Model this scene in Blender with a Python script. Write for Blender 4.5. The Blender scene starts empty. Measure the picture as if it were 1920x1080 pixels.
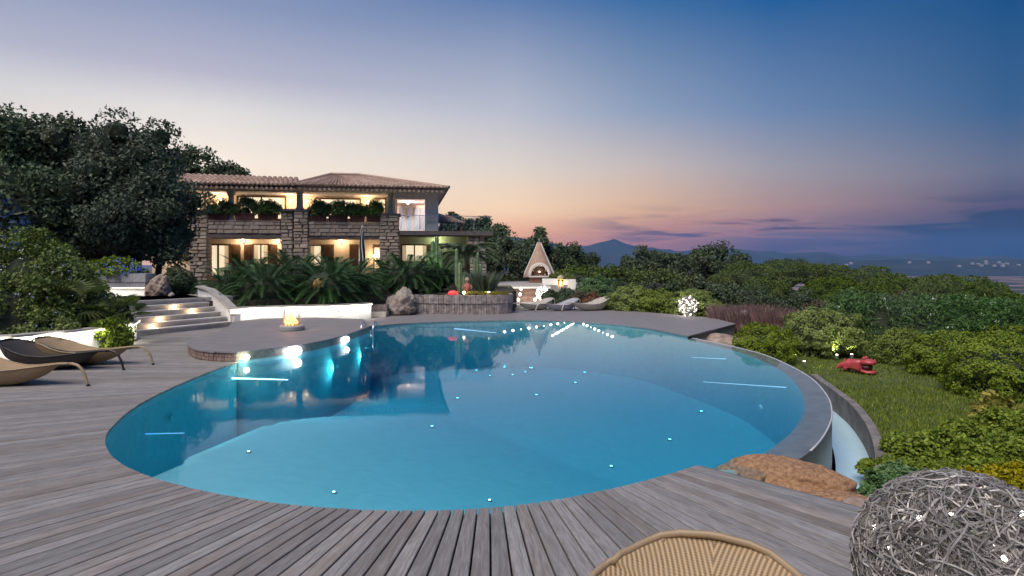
import bpy, math, random
import numpy as np
from mathutils import Vector, Matrix

PI = math.pi
R = math.radians
rnd = random.Random(7)
sc = bpy.context.scene
COL = sc.collection

# ------------------------------------------------------------------ camera
F, H, HOR = 1144.0, 2.0, 490.0          # focal length in px of a 1920 wide frame, eye height, horizon row
cam_d = bpy.data.cameras.new('camera')
cam = bpy.data.objects.new('camera', cam_d)
COL.objects.link(cam)
cam.location = (0, 0, H)
cam.rotation_euler = (PI / 2, 0, 0)
cam_d.sensor_width = 36
cam_d.lens = 36 * F / 1920
cam_d.shift_y = -(540 - HOR) / 1920
cam_d.clip_end = 30000
sc.camera = cam

# ------------------------------------------------------------------ world: dusk sky
def lin(c):
    return tuple(((v / 255) / 12.92 if v / 255 <= .04045 else ((v / 255 + .055) / 1.055) ** 2.4) for v in c) + (1,)

world = bpy.data.worlds.new('World')
sc.world = world
world.use_nodes = True
wt = world.node_tree
for n in list(wt.nodes):
    wt.nodes.remove(n)

class NT:
    def __init__(s, tree):
        s.t = tree
    def n(s, kind, **kw):
        nd = s.t.nodes.new(kind)
        ins = kw.pop('ins', {})
        for k, v in kw.items():
            setattr(nd, k, v)
        for k, v in ins.items():
            if hasattr(v, 'is_linked'):
                s.t.links.new(v, nd.inputs[k])
            else:
                nd.inputs[k].default_value = v
        return nd
    def m(s, op, a, b=0.0, c=0.0, clamp=False):
        nd = s.n('ShaderNodeMath', operation=op, use_clamp=clamp)
        for i, v in enumerate((a, b, c)):
            if hasattr(v, 'is_linked'):
                s.t.links.new(v, nd.inputs[i])
            else:
                nd.inputs[i].default_value = v
        return nd.outputs[0]
    def ramp(s, fac, stops, interp='LINEAR'):
        nd = s.n('ShaderNodeValToRGB')
        nd.color_ramp.interpolation = interp
        el = nd.color_ramp.elements
        while len(el) < len(stops):
            el.new(.5)
        for e, (p, c) in zip(el, stops):
            e.position = p
            e.color = c if len(c) == 4 else tuple(c) + (1,)
        if fac is not None:
            s.t.links.new(fac, nd.inputs[0])
        return nd.outputs[0]
    def mix(s, fac, a, b, blend='MIX'):
        nd = s.n('ShaderNodeMix', data_type='RGBA', blend_type=blend)
        for i, v in ((0, fac), (6, a), (7, b)):
            if hasattr(v, 'is_linked'):
                s.t.links.new(v, nd.inputs[i])
            else:
                nd.inputs[i].default_value = v
        return nd.outputs[2]
    def rng(s, v, a, b, c=0., d=1., smooth=False):
        nd = s.n('ShaderNodeMapRange', clamp=True, interpolation_type='SMOOTHSTEP' if smooth else 'LINEAR')
        s.t.links.new(v, nd.inputs[0])
        for i, x in enumerate((a, b, c, d)):
            nd.inputs[i + 1].default_value = x
        return nd.outputs[0]

SUNSET_AZ = -28.0       # where the sun went down, degrees right of the view axis
w = NT(wt)
tc = w.n('ShaderNodeTexCoord')
sep = w.n('ShaderNodeSeparateXYZ', ins={0: tc.outputs['Generated']})
X_, Y_, Z_ = sep.outputs
el = w.m('MULTIPLY', w.m('ARCSINE', Z_), 180 / PI)
ca, sa = math.cos(R(SUNSET_AZ)), math.sin(R(SUNSET_AZ))
fx = w.m('ADD', w.m('MULTIPLY', X_, sa), w.m('MULTIPLY', Y_, ca))
sx = w.m('SUBTRACT', w.m('MULTIPLY', X_, ca), w.m('MULTIPLY', Y_, sa))
daz = w.m('MULTIPLY', w.m('ARCTAN2', w.m('ABSOLUTE', sx), fx), 180 / PI)
e01 = w.m('DIVIDE', el, 60.0, clamp=True)
def column(stops):
    return w.ramp(e01, [(p / 60, lin(c)) for p, c in stops])
ZEN = (70, 108, 166)
cols = [
    (2, column([(0, (275, 215, 165)), (4, (272, 244, 210)), (8.5, (262, 248, 231)), (12.7, (230, 227, 225)), (15.5, (188, 188, 206)), (21, (140, 155, 189)), (30, (104, 132, 178)), (58, ZEN)])),
    (28, column([(0, (262, 156, 104)), (2.5, (276, 194, 132)), (4.7, (272, 231, 185)), (8.7, (234, 221, 208)), (13.8, (190, 194, 208)), (23.2, (95, 126, 174)), (32, (70, 112, 168)), (58, ZEN)])),
    (40, column([(0, (160, 106, 108)), (2, (206, 136, 112)), (4.6, (240, 193, 149)), (8.6, (208, 194, 188)), (13.5, (146, 163, 190)), (22.8, (56, 108, 162)), (32, (50, 100, 160)), (58, ZEN)])),
    (51, column([(0, (60, 66, 98)), (1.5, (98, 82, 108)), (4.6, (188, 150, 138)), (8, (166, 161, 168)), (12.7, (112, 138, 176)), (21.5, (28, 93, 153)), (32, (34, 90, 152)), (58, ZEN)])),
    (67, column([(0, (20, 48, 80)), (2, (30, 52, 82)), (3.8, (84, 72, 98)), (6.7, (107, 112, 134)), (10.9, (58, 98, 142)), (18.3, (20, 80, 134)), (30, (26, 82, 142)), (58, ZEN)])),
    (150, column([(0, (62, 80, 118)), (5, (80, 92, 130)), (12, (62, 98, 144)), (25, (40, 90, 148)), (58, ZEN)])),
]
sky = cols[0][1]
for (d0, _), (d1, c1) in zip(cols, cols[1:]):
    sky = w.mix(w.rng(daz, d0, d1, smooth=False), sky, c1)
# low purple cloud bars on the side away from the glow
vec = w.n('ShaderNodeCombineXYZ', ins={0: w.m('MULTIPLY', w.m('ADD', daz, 6.0), .055), 1: w.m('MULTIPLY', el, .62), 2: 0.3})
nz = w.n('ShaderNodeTexNoise', ins={'Vector': vec.outputs[0], 'Scale': 1.5, 'Detail': 6.0, 'Roughness': .55, 'Distortion': .35})
cm = w.rng(nz.outputs[0], .43, .56, smooth=True)
band = w.m('MULTIPLY', w.rng(el, 0.0, 1.0), w.rng(el, 5.6, 3.0, smooth=True))
side = w.m('MULTIPLY', w.rng(daz, 30, 44, smooth=True), 1.0)
cloudc = w.mix(w.rng(daz, 36, 62), lin((112, 88, 112)), lin((34, 54, 84)))
sky = w.mix(w.m('MULTIPLY', w.m('MULTIPLY', cm, band), w.m('MULTIPLY', side, .95)), sky, cloudc)
# a rosy lit edge above the bars
cm2 = w.rng(nz.outputs[0], .36, .45, smooth=True)
rose = w.m('MULTIPLY', w.m('MULTIPLY', cm2, w.m('SUBTRACT', 1.0, cm)), w.m('MULTIPLY', w.m('MULTIPLY', band, side), w.rng(daz, 61, 49)))
sky = w.mix(w.m('MULTIPLY', rose, .35), sky, lin((214, 138, 128)))
nish = w.n('ShaderNodeTexSky', sky_type='NISHITA', sun_disc=False, sun_elevation=R(1.0), sun_rotation=R(SUNSET_AZ))
bg = w.n('ShaderNodeBackground', ins={0: sky, 1: .418})
bg2 = w.n('ShaderNodeBackground', ins={0: nish.outputs[0], 1: 0.05})
add = w.n('ShaderNodeMixShader', ins={0: .03, 1: bg.outputs[0], 2: bg2.outputs[0]})
wo = w.n('ShaderNodeOutputWorld', ins={0: add.outputs[0]})

# ------------------------------------------------------------------ the last soft daylight
sun_d = bpy.data.lights.new('sun', 'SUN')
sun = bpy.data.objects.new('sun', sun_d)
COL.objects.link(sun)
sun_d.energy = 1.5
sun_d.angle = R(42)
sun_d.color = (1.0, .91, .82)
sun.rotation_euler = (R(27), R(-20), 0)

sc.view_settings.view_transform = 'Standard'
sc.view_settings.look = 'None'
sc.view_settings.exposure = 1.3
sc.view_settings.gamma = 1.0
sc.cycles.use_denoising = True
sc.cycles.max_bounces = 7
sc.cycles.diffuse_bounces = 3
sc.cycles.glossy_bounces = 3
sc.cycles.transparent_max_bounces = 14
sc.cycles.sample_clamp_indirect = 4.0

# ------------------------------------------------------------------ helpers
def G(px, py, z=0.0):
    """where the view ray of a photo pixel meets the level z"""
    k = (H - z) / (py - HOR)
    return Vector(((px - 960) * k, F * k, z))

def P(px, py, Y):
    return Vector(((px - 960) / F * Y, Y, H - (py - HOR) / F * Y))

def col4(c):
    return tuple(c) + (1,) if len(c) == 3 else tuple(c)

MATS = {}
LF = .58          # one dimmer for every lamp in the garden
def pbr(name, c1, c2=None, rough=.7, scale=6., detail=5., bump=0., bscale=None, metal=0., spec=.5, coord='Object', stretch=(1, 1, 1), objvar=0., emit=None, estr=0., lo=.35, hi=.65, transl=0., island=False, alpha=1.):
    if name in MATS:
        return MATS[name]
    m = bpy.data.materials.new(name)
    m.use_nodes = True
    t = m.node_tree
    b = t.nodes['Principled BSDF']
    q = NT(t)
    c2 = c2 or c1
    tcn = q.n('ShaderNodeTexCoord')
    mp = q.n('ShaderNodeMapping', ins={0: tcn.outputs[coord], 3: stretch})
    noise = q.n('ShaderNodeTexNoise', ins={'Vector': mp.outputs[0], 'Scale': scale, 'Detail': detail, 'Roughness': .6})
    fac = q.rng(noise.outputs[0], lo, hi)
    if island:
        geo = q.n('ShaderNodeNewGeometry')
        fac = q.m('ADD', q.m('MULTIPLY', geo.outputs['Random Per Island'], .75), q.m('MULTIPLY', fac, .25))
    c = q.mix(fac, col4(c1), col4(c2))
    if objvar:
        oi = q.n('ShaderNodeObjectInfo')
        hsv = q.n('ShaderNodeHueSaturation', ins={'Color': c, 'Value': q.rng(oi.outputs['Random'], 0, 1, 1 - objvar, 1 + objvar), 'Saturation': q.rng(q.m('FRACT', q.m('MULTIPLY', oi.outputs['Random'], 7.3)), 0, 1, 1 - objvar, 1 + objvar)})
        c = hsv.outputs[0]
    t.links.new(c, b.inputs['Base Color'])
    b.inputs['Roughness'].default_value = rough
    b.inputs['Metallic'].default_value = metal
    b.inputs['Specular IOR Level'].default_value = spec
    if bump:
        n2 = q.n('ShaderNodeTexNoise', ins={'Vector': mp.outputs[0], 'Scale': bscale or scale * 3, 'Detail': 6.0, 'Roughness': .65})
        bm = q.n('ShaderNodeBump', ins={'Strength': 1.0, 'Distance': bump, 'Height': n2.outputs[0]})
        t.links.new(bm.outputs[0], b.inputs['Normal'])
    if emit:
        b.inputs['Emission Color'].default_value = col4(emit)
        b.inputs['Emission Strength'].default_value = estr * LF
    if transl:
        tr = q.n('ShaderNodeBsdfTranslucent', ins={0: c})
        mx = q.n('ShaderNodeMixShader', ins={0: transl, 1: b.outputs[0], 2: tr.outputs[0]})
        t.links.new(mx.outputs[0], t.nodes['Material Output'].inputs[0])
    MATS[name] = m
    return m

def leafm(name, dark, light, rough=.45, transl=.25):
    return pbr(name, dark, light, rough=max(rough, .5), scale=1.3, island=True, transl=transl * .7, spec=.25, objvar=.14)

def glow(name, c, s):
    return pbr(name, (.8, .8, .8), rough=.4, emit=c, estr=s)

class MB:
    """collects shapes of one part"""
    def __init__(s):
        s.v, s.f, s.uv = [], [], {}
    def add(s, vs, fs):
        o = len(s.v)
        s.v += [tuple(x) for x in vs]
        s.f += [tuple(i + o for i in f) for f in fs]
        return s
    def box(s, x0, x1, y0, y1, z0, z1):
        return s.add([(x0, y0, z0), (x1, y0, z0), (x1, y1, z0), (x0, y1, z0), (x0, y0, z1), (x1, y0, z1), (x1, y1, z1), (x0, y1, z1)],
                     [(0, 3, 2, 1), (4, 5, 6, 7), (0, 1, 5, 4), (1, 2, 6, 5), (2, 3, 7, 6), (3, 0, 4, 7)])
    def prism(s, pts, z0, z1):
        n = len(pts)
        a = sum(pts[i][0] * pts[(i + 1) % n][1] - pts[(i + 1) % n][0] * pts[i][1] for i in range(n))
        if a < 0:
            pts = pts[::-1]
        vs = [(p[0], p[1], z0) for p in pts] + [(p[0], p[1], z1) for p in pts]
        return s.add(vs, [tuple(range(n - 1, -1, -1)), tuple(range(n, 2 * n))] + [(i, (i + 1) % n, n + (i + 1) % n, n + i) for i in range(n)])
    def tube(s, pts, rad, k=6, cap=True):
        pts = [Vector(p) for p in pts]
        n = len(pts)
        rs = rad if isinstance(rad, (list, tuple)) else [rad] * n
        vs, up = [], None
        for i, p in enumerate(pts):
            d = (pts[min(i + 1, n - 1)] - pts[max(i - 1, 0)]).normalized()
            if up is None:
                up = Vector((0, 0, 1)) if abs(d.z) < .9 else Vector((1, 0, 0))
            a = d.cross(up).normalized()
            bq = a.cross(d).normalized()
            up = bq
            for j in range(k):
                t = 2 * PI * j / k
                vs.append(p + (a * math.cos(t) + bq * math.sin(t)) * rs[i])
        fs = [(i * k + j, i * k + (j + 1) % k, (i + 1) * k + (j + 1) % k, (i + 1) * k + j) for i in range(n - 1) for j in range(k)]
        if cap:
            fs += [tuple(range(k - 1, -1, -1)), tuple((n - 1) * k + j for j in range(k))]
        return s.add(vs, fs)
    def lathe(s, prof, c=(0, 0, 0), k=20):
        n = len(prof)
        vs = [(c[0] + r * math.cos(2 * PI * j / k), c[1] + r * math.sin(2 * PI * j / k), c[2] + z) for r, z in prof for j in range(k)]
        fs = [(i * k + j, i * k + (j + 1) % k, (i + 1) * k + (j + 1) % k, (i + 1) * k + j) for i in range(n - 1) for j in range(k)]
        fs += [tuple(range(k - 1, -1, -1)), tuple((n - 1) * k + j for j in range(k))]
        return s.add(vs, fs)
    def build(s, name, mat, parent=None, smooth=False):
        me = bpy.data.meshes.new(name)
        me.from_pydata(s.v, [], s.f)
        if smooth:
            me.shade_smooth()
        return obj(name, me, mat, parent)

def obj(name, me, mat=None, parent=None, loc=None):
    o = bpy.data.objects.new(name, me)
    COL.objects.link(o)
    if mat is not None and me is not None and not len(me.materials):
        for x in (mat if isinstance(mat, (list, tuple)) else [mat]):
            me.materials.append(x)
    if parent is not None:
        o.parent = parent
    if loc is not None:
        o.location = loc
    return o

def tag(o, label=None, cat=None, group=None, kind=None):
    if label: o['label'] = label
    if cat: o['category'] = cat
    if group: o['group'] = group
    if kind: o['kind'] = kind
    return o

def thing(name, label, cat, loc=(0, 0, 0), rz=0., group=None):
    o = obj(name, None, None, None, loc)
    o.rotation_euler = (0, 0, rz)
    o.empty_display_size = .1
    return tag(o, label, cat, group)

def struct(o):
    o['kind'] = 'structure'
    return o

def copy_tree(o, parent=None):
    c = o.copy()
    COL.objects.link(c)
    c.parent = parent
    for ch in list(o.children):
        copy_tree(ch, c)
    return c

def lamp(name, kind, loc, energy, color, parent=None, size=.1, spot=None, aim=None, sizey=None):
    d = bpy.data.lights.new(name, kind)
    d.energy = energy * LF
    d.color = color
    if kind == 'AREA':
        d.size = size
        if sizey:
            d.shape = 'RECTANGLE'
            d.size_y = sizey
    else:
        d.shadow_soft_size = size
    if spot:
        d.spot_size = R(spot)
        d.spot_blend = .6
    if kind != 'AREA':
        d.shadow_soft_size = min(size, .03)
    o = bpy.data.objects.new(name, d)
    COL.objects.link(o)
    o.visible_glossy = False
    o.location = loc
    if aim is not None:
        o.rotation_euler = (Vector(aim) - Vector(loc)).to_track_quat('-Z', 'Y').to_euler()
    if parent is not None:
        o.parent = parent
    return o

def np_obj(name, V, Q, mat, parent=None, midx=None, smooth=False):
    me = bpy.data.meshes.new(name)
    me.from_pydata(V.tolist(), [], Q.tolist() if hasattr(Q, 'tolist') else Q)
    for x in (mat if isinstance(mat, (list, tuple)) else [mat]):
        me.materials.append(x)
    if midx is not None:
        me.polygons.foreach_set('material_index', np.asarray(midx, dtype=np.int32))
    if smooth:
        me.shade_smooth()
    return obj(name, me, None, parent)

def unit(a):
    return a / (np.linalg.norm(a, axis=1, keepdims=True) + 1e-9)

def leaves(P_, N_, L, wid, rg, jit=.7, fold=.12):
    """diamond leaves at points P_, facing about N_"""
    n = len(P_)
    nn = unit(N_ + rg.normal(0, jit, (n, 3)))
    t = unit(np.cross(nn, rg.normal(0, 1, (n, 3))))
    b = np.cross(nn, t)
    l = (L * rg.uniform(.6, 1.25, n))[:, None]
    mid = P_ + t * l * .48 + nn * l * fold
    V = np.stack([P_, mid + b * l * wid, P_ + t * l, mid - b * l * wid], 1).reshape(-1, 3)
    Q = np.arange(4 * n).reshape(n, 4)
    return V, Q

def ico(sub=2):
    import bmesh
    bm = bmesh.new()
    bmesh.ops.create_icosphere(bm, subdivisions=sub, radius=1)
    V = np.array([v.co[:] for v in bm.verts])
    T = [[v.index for v in f.verts] for f in bm.faces]
    bm.free()
    return V, T
ICO1, ICO2, ICO3, ICO4 = ico(1), ico(2), ico(3), ico(5)

def blob(V, seed, amp=.12, fr=2.2):
    rg = np.random.default_rng(seed)
    out = np.zeros(len(V))
    for k in range(5):
        a = rg.normal(0, fr * (1 + .5 * k), 3)
        out += np.sin(V @ a + rg.uniform(0, 6)) / (1 + .6 * k)
    return V * (1 + amp * out[:, None] / 2)

def rock(name, label, loc, size, seed, mat, group=None, amp=.16, sub=3, rz=0, crag=0.):
    V, T = (ICO4 if crag else ICO3) if sub == 3 else ICO2
    V2 = blob(V, seed, amp, 2.0)
    V2 = blob(V2, seed + 50, amp * .4, 5)
    if crag:
        V2 = blob(V2, seed + 70, crag, 7)
        V2 = blob(V2, seed + 90, crag * .6, 14)
    V2[:, 2] = np.maximum(V2[:, 2], -.55)
    o = np_obj(name, V2 * np.array(size), T, mat, smooth=True)
    o.location = loc
    o.rotation_euler = (0, 0, rz)
    return tag(o, label, 'rock', group)

def foliage(seed, rad, n, lobes, lr, leaf, wid=.3, dome=True, core=.72, jit=.7, lobecore=0., spread=.8, squash=0.):
    """leafy mass made of clumps; returns verts, faces, material index (1 = dark core, shade between leaves put into its colour)"""
    rg = np.random.default_rng(seed)
    rad = np.array(rad, float)
    d = unit(rg.normal(0, 1, (lobes, 3)))
    if dome:
        d[:, 2] = np.abs(d[:, 2])
    rr = spread * rg.uniform(.82, 1.08, lobes)[:, None] if dome else spread * (rg.uniform(.25, 1, lobes) ** .5)[:, None]
    C = d * rr * rad
    lrad = lr * rg.uniform(.65, 1.3, lobes) * rad.min()
    k = rg.integers(0, lobes, n)
    dd = unit(rg.normal(0, 1, (n, 3)) + .35 * d[k])
    q = rg.uniform(.72, 1.12, n)
    sq = np.array([1, 1, 1 - squash])
    p = C[k] + dd * (lrad[k] * q)[:, None] * sq
    keep = np.ones(n, bool)
    if dome:
        keep &= p[:, 2] > 0.0
    if core:
        keep &= np.linalg.norm(p / rad, axis=1) > core * .96
    p, dd = p[keep], dd[keep]
    nn = unit(dd + .45 * unit(p / rad) + np.array([0, 0, .3]))
    V, Q = leaves(p, nn, leaf, wid, rg, jit)
    Vs, Fs, mi = [V], Q.tolist(), [0] * len(Q)
    off = len(V)
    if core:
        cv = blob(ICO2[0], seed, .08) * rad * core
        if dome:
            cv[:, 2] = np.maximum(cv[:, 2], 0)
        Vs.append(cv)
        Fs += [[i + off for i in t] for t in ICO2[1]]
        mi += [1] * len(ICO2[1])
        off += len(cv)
    if lobecore:
        for c, r_ in zip(C, lrad):
            cv = ICO1[0] * r_ * lobecore * sq + c
            Vs.append(cv)
            Fs += [[i + off for i in t] for t in ICO1[1]]
            mi += [1] * len(ICO1[1])
            off += len(cv)
    return np.concatenate(Vs), Fs, mi

def clipped(seed, rad, n, cells, leaf, wid=.34, jit=.4, bump=.13, core=.9, sag=.0):
    """clipped dome: leaves on a rounded surface broken into many small lumps"""
    rg = np.random.default_rng(seed)
    rad = np.array(rad, float)
    C = unit(rg.normal(0, 1, (cells * 2, 3)))
    C = C[C[:, 2] > -.25 - sag][:cells]
    lift = rg.uniform(.55, 1.25, len(C))
    d = unit(rg.normal(0, 1, (n, 3)))
    d = d[d[:, 2] > -sag - .05] if sag else d
    n = len(d)
    if not sag:
        d[:, 2] = np.abs(d[:, 2]) - .04
    d = unit(d)
    D = d @ C.T
    k = D.argmax(1)
    near = C[k]
    cr = math.sqrt(4.0 / len(C)) * .9
    dist = np.linalg.norm(d - near, axis=1) / cr
    hgt = np.sqrt(np.clip(1 - np.clip(dist, 0, 1) ** 2, 0, 1)) * lift[k]
    low = 1 + .05 * np.sin(d @ rg.normal(0, 2.2, 3) + 1) + .04 * np.sin(d @ rg.normal(0, 3.5, 3))
    p = d * rad * (low * (1 - bump + bump * hgt) * rg.uniform(.965, 1.03, n))[:, None]
    if sag:
        p[:, 2] = (p[:, 2] + sag * rad[2]) / (1 + sag)
    keep = (p[:, 2] > 0) & (rg.random(n) < np.clip(1.15 - .6 * dist ** 2, .25, 1))
    p, dd, nr = p[keep], d[keep], near[keep]
    nn = unit(unit(dd / rad) * .8 + (dd - nr) / cr * .75 + np.array([0, 0, .15]))
    V, Q = leaves(p, nn, leaf, wid, rg, jit)
    cv = ICO2[0] * rad * core * (1 - bump)
    cv[:, 2] = np.maximum((cv[:, 2] + sag * rad[2]) / (1 + sag), 0)
    Fs = Q.tolist() + [[i + len(V) for i in t_] for t_ in ICO2[1]]
    return np.concatenate([V, cv]), Fs, [0] * len(Q) + [1] * len(ICO2[1])

DARK_CORE = pbr('shade_core', (.018, .028, .012), (.03, .042, .018), rough=.9)  # solid dark filler; shade between the leaves is put into its colour

def flowers(seed, rad, n, size, mat, parent, dome=True, zmin=.1, bias=None):
    rg = np.random.default_rng(seed + 900)
    d = unit(rg.normal(0, 1, (n, 3)))
    d[:, 2] = np.abs(d[:, 2])
    if bias is not None:
        d = unit(d + np.array(bias))
    p = d * np.array(rad) * rg.uniform(.98, 1.1, n)[:, None]
    p = np.repeat(p, 4, 0) + rg.normal(0, size * .7, (n * 4, 3))
    V, Q = leaves(p, np.repeat(d, 4, 0) + np.array([0, -.4, .2]), size, .42, rg, .5)
    o = np_obj('flowers', V, Q, mat, parent)
    return tag(o, kind='stuff')

# ================================================================== SETTING
def smooth_path(pts, n):
    """Catmull-Rom through points, resampled evenly to n points"""
    pts = [Vector(p) for p in pts]
    out = []
    for i in range(len(pts) - 1):
        p0, p1, p2, p3 = pts[max(i - 1, 0)], pts[i], pts[i + 1], pts[min(i + 2, len(pts) - 1)]
        for j in range(12):
            t = j / 12
            out.append(.5 * ((2 * p1) + (p2 - p0) * t + (2 * p0 - 5 * p1 + 4 * p2 - p3) * t * t + (3 * p1 - p0 - 3 * p2 + p3) * t ** 3))
    out.append(pts[-1])
    acc = [0]
    for a, b in zip(out, out[1:]):
        acc.append(acc[-1] + (b - a).length)
    res, k = [], 0
    for i in range(n):
        s = acc[-1] * i / (n - 1)
        while k < len(acc) - 2 and acc[k + 1] < s:
            k += 1
        u = (s - acc[k]) / max(acc[k + 1] - acc[k], 1e-9)
        res.append(out[k].lerp(out[k + 1], u))
    return res, acc[-1]

WATER_Z = -0.055
edge_px = [(446, 677), (400, 693), (322, 725), (250, 762), (205, 800), (192, 822), (196, 846), (222, 871), (270, 893), (330, 911), (420, 931), (520, 946), (640, 956), (760, 960), (900, 956), (1020, 943), (1150, 918), (1250, 893), (1312, 873)]
deck_edge, deck_len = smooth_path([G(*p) for p in edge_px], 160)
rim_px = [(1392, 899), (1440, 890), (1490, 866), (1530, 836), (1553, 802), (1560, 772), (1548, 738), (1510, 702), (1440, 668), (1370, 649), (1298, 634)]
rim, _ = smooth_path([G(*p, z=-.06) for p in rim_px], 60)
inner_px = [(1378, 893), (1402, 872), (1450, 838), (1490, 803), (1508, 762), (1496, 724), (1460, 692), (1400, 665), (1350, 651), (1290, 637)]
inner, _ = smooth_path([G(*p, z=-.1) for p in inner_px], 60)
far_px = [(1290, 630), (1200, 613), (1100, 604), (1000, 600), (860, 602), (760, 606), (696, 612)]
far_edge, _ = smooth_path([G(*p) for p in far_px], 40)
TZ = .20                                   # the round terrace by the pool
ter_px = [(694, 610), (640, 629), (560, 646), (445, 659)]
ter_edge, _ = smooth_path([G(*p, z=TZ) for p in ter_px], 30)
flat = lambda L: [(p[0], p[1]) for p in L]

# --- base ground: one sheet to the horizon
def ground_z(x, y):
    d = math.hypot(x, y)
    z = -2.8
    if d > 26:
        z -= (d - 26) * .10 if d < 400 else 37.4 + (d - 400) * .03
    return max(z, -62.0)
gm = MB()
rings = [0, 10, 18, 26, 34, 44, 60, 85, 120, 170, 240, 340, 480, 700, 1000, 1500, 2200, 3200, 4800, 7500, 12000]
K = 72
for i, r_ in enumerate(rings):
    for j in range(K):
        a = 2 * PI * j / K
        x, y = r_ * math.sin(a), r_ * math.cos(a)
        gm.v.append((x, y, ground_z(x, y) + (rnd.uniform(-.02, .02) * min(r_, 300) * .1 if r_ > 40 else 0)))
for i in range(len(rings) - 1):
    for j in range(K):
        gm.f.append((i * K + j, i * K + (j + 1) % K, (i + 1) * K + (j + 1) % K, (i + 1) * K + j))
m_ground = bpy.data.materials.new('plain_fields')
m_ground.use_nodes = True
q = NT(m_ground.node_tree)
b = m_ground.node_tree.nodes['Principled BSDF']
tcn = q.n('ShaderNodeTexCoord')
mp = q.n('ShaderNodeMapping', ins={0: tcn.outputs['Object'], 3: (.0016, .0042, 1)})
vor = q.n('ShaderNodeTexVoronoi', ins={'Vector': mp.outputs[0], 'Scale': 2.2})
nz2 = q.n('ShaderNodeTexNoise', ins={'Vector': mp.outputs[0], 'Scale': 3.0, 'Detail': 8.0})
c = q.ramp(q.m('ADD', q.m('MULTIPLY', vor.outputs['Color'], .5), q.m('MULTIPLY', nz2.outputs[0], .55)), [(.30, (.008, .018, .01)), (.47, (.02, .035, .015)), (.54, (.30, .165, .15)), (.62, (.22, .13, .12)), (.68, (.03, .04, .02)), (.9, (.01, .02, .01))])
m_ground.node_tree.links.new(c, b.inputs['Base Color'])
b.inputs['Roughness'].default_value = .95
struct(gm.build('ground', m_ground))

# --- far hills
def ridge(name, prof, D, depth, base, mat, seed, amp):
    rg = np.random.default_rng(seed)
    rows = [(-1.0, 0), (-.75, .22), (-.5, .5), (-.25, .8), (0, 1.0), (.35, .8), (1.0, 0)]
    xs = np.linspace(prof[0][0], prof[-1][0], 150)
    ys = np.interp(xs, [p[0] for p in prof], [p[1] for p in prof])
    V, n = [], len(xs)
    for (dy, hh) in rows:
        for px, py in zip(xs, ys):
            top = H + (HOR - py) / F * D
            Y = D + dy * depth
            n_ = (math.sin(px * .021 + dy * 9 + seed) + .6 * math.sin(px * .063 + dy * 23) + .4 * math.sin(px * .17 + dy * 31)) * amp
            V.append(((px - 960) / F * D + dy * 60 * math.sin(px * .05), Y, base + (top - base) * hh + n_ * (hh if hh < 1 else .22)))
    Fs = [(i * n + j, i * n + j + 1, (i + 1) * n + j + 1, (i + 1) * n + j) for i in range(len(rows) - 1) for j in range(n - 1)]
    return struct(np_obj(name, np.array(V), Fs, mat, smooth=True))
m_hill = pbr('hill_scrub', (.008, .018, .014), (.035, .042, .034), rough=.95, scale=.004, detail=9)
ridge('hills', [(700, 448), (880, 436), (960, 442), (1010, 450), (1060, 461), (1105, 462), (1130, 455), (1152, 449), (1172, 456), (1200, 464), (1250, 470), (1300, 468), (1345, 465), (1385, 467), (1420, 474), (1445, 472), (1485, 475), (1505, 473), (1560, 483), (1610, 480), (1640, 476), (1680, 481), (1720, 477), (1760, 481), (1830, 483), (1920, 484), (2300, 478)], 5200, 1300, -62, m_hill, 3, 26)
ridge('hills', [(1280, 512), (1420, 497), (1520, 489), (1560, 486), (1620, 489), (1680, 486), (1760, 488), (1860, 485), (1940, 489), (2300, 492)], 3000, 420, -62, m_hill, 5, 7)

# --- small far villages on the slopes
m_vil = pbr('far_plaster', (.36, .32, .29), (.45, .4, .36))
vg = random.Random(4)
for i in range(16):
    px = vg.choice([1890, 1860, 1905, 1600, 1720, 1800]) + vg.uniform(-30, 30)
    D = vg.uniform(2700, 2850)
    p = P(px, 494, D)
    hb = MB().box(-6, 6, -5, 5, 0, 6)
    hb.add([(-7, -6, 6), (7, -6, 6), (7, 6, 6), (-7, 6, 6), (-7, 0, 8.5), (7, 0, 8.5)], [(0, 1, 5, 4), (2, 3, 4, 5), (0, 4, 3), (1, 2, 5), (0, 3, 2, 1)])
    o = hb.build('far_house', m_vil)
    o.location = (p.x, D, H - (vg.uniform(489, 499) - HOR) / F * D - 5)
    tag(o, 'tiny pale house far off on the blue hills beyond the plain', 'house', 'far houses on the hills')

# --- pool shell
m_tile = pbr('pool_plaster', (.26, .51, .56), (.33, .57, .61), rough=.6, scale=9, bump=.0)
m_tileg = pbr('pool_shelf_plaster', (.36, .52, .54), (.42, .57, .585), rough=.6, scale=5)
m_rim = pbr('wet_slate', (.15, .145, .15), (.21, .20, .205), rough=.32, scale=5, bump=.002)
FLOOR_D, SHELF_D = -1.62, -.52
shelf_px = [(262, 900), (300, 876), (345, 843), (430, 788), (520, 748), (620, 722), (720, 708), (840, 700)]
shelf, _ = smooth_path([G(*p, z=SHELF_D) for p in shelf_px], 40)
def sstep(a, b, x):
    t = min(max((x - a) / (b - a), 0), 1)
    return t * t * (3 - 2 * t)
def shelf_signed(x, y):
    """positive on the shallow side of the shelf's edge"""
    best, sgn = 1e9, 1
    for a, b_ in zip(shelf, shelf[1:]):
        ex, ey = b_.x - a.x, b_.y - a.y
        t = min(max(((x - a.x) * ex + (y - a.y) * ey) / (ex * ex + ey * ey), 0), 1)
        dx, dy = x - a.x - ex * t, y - a.y - ey * t
        d = dx * dx + dy * dy
        if d < best:
            best = d
            sgn = 1 if ex * (y - a.y) - ey * (x - a.x) < 0 else -1
    return sgn * math.sqrt(best)
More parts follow.
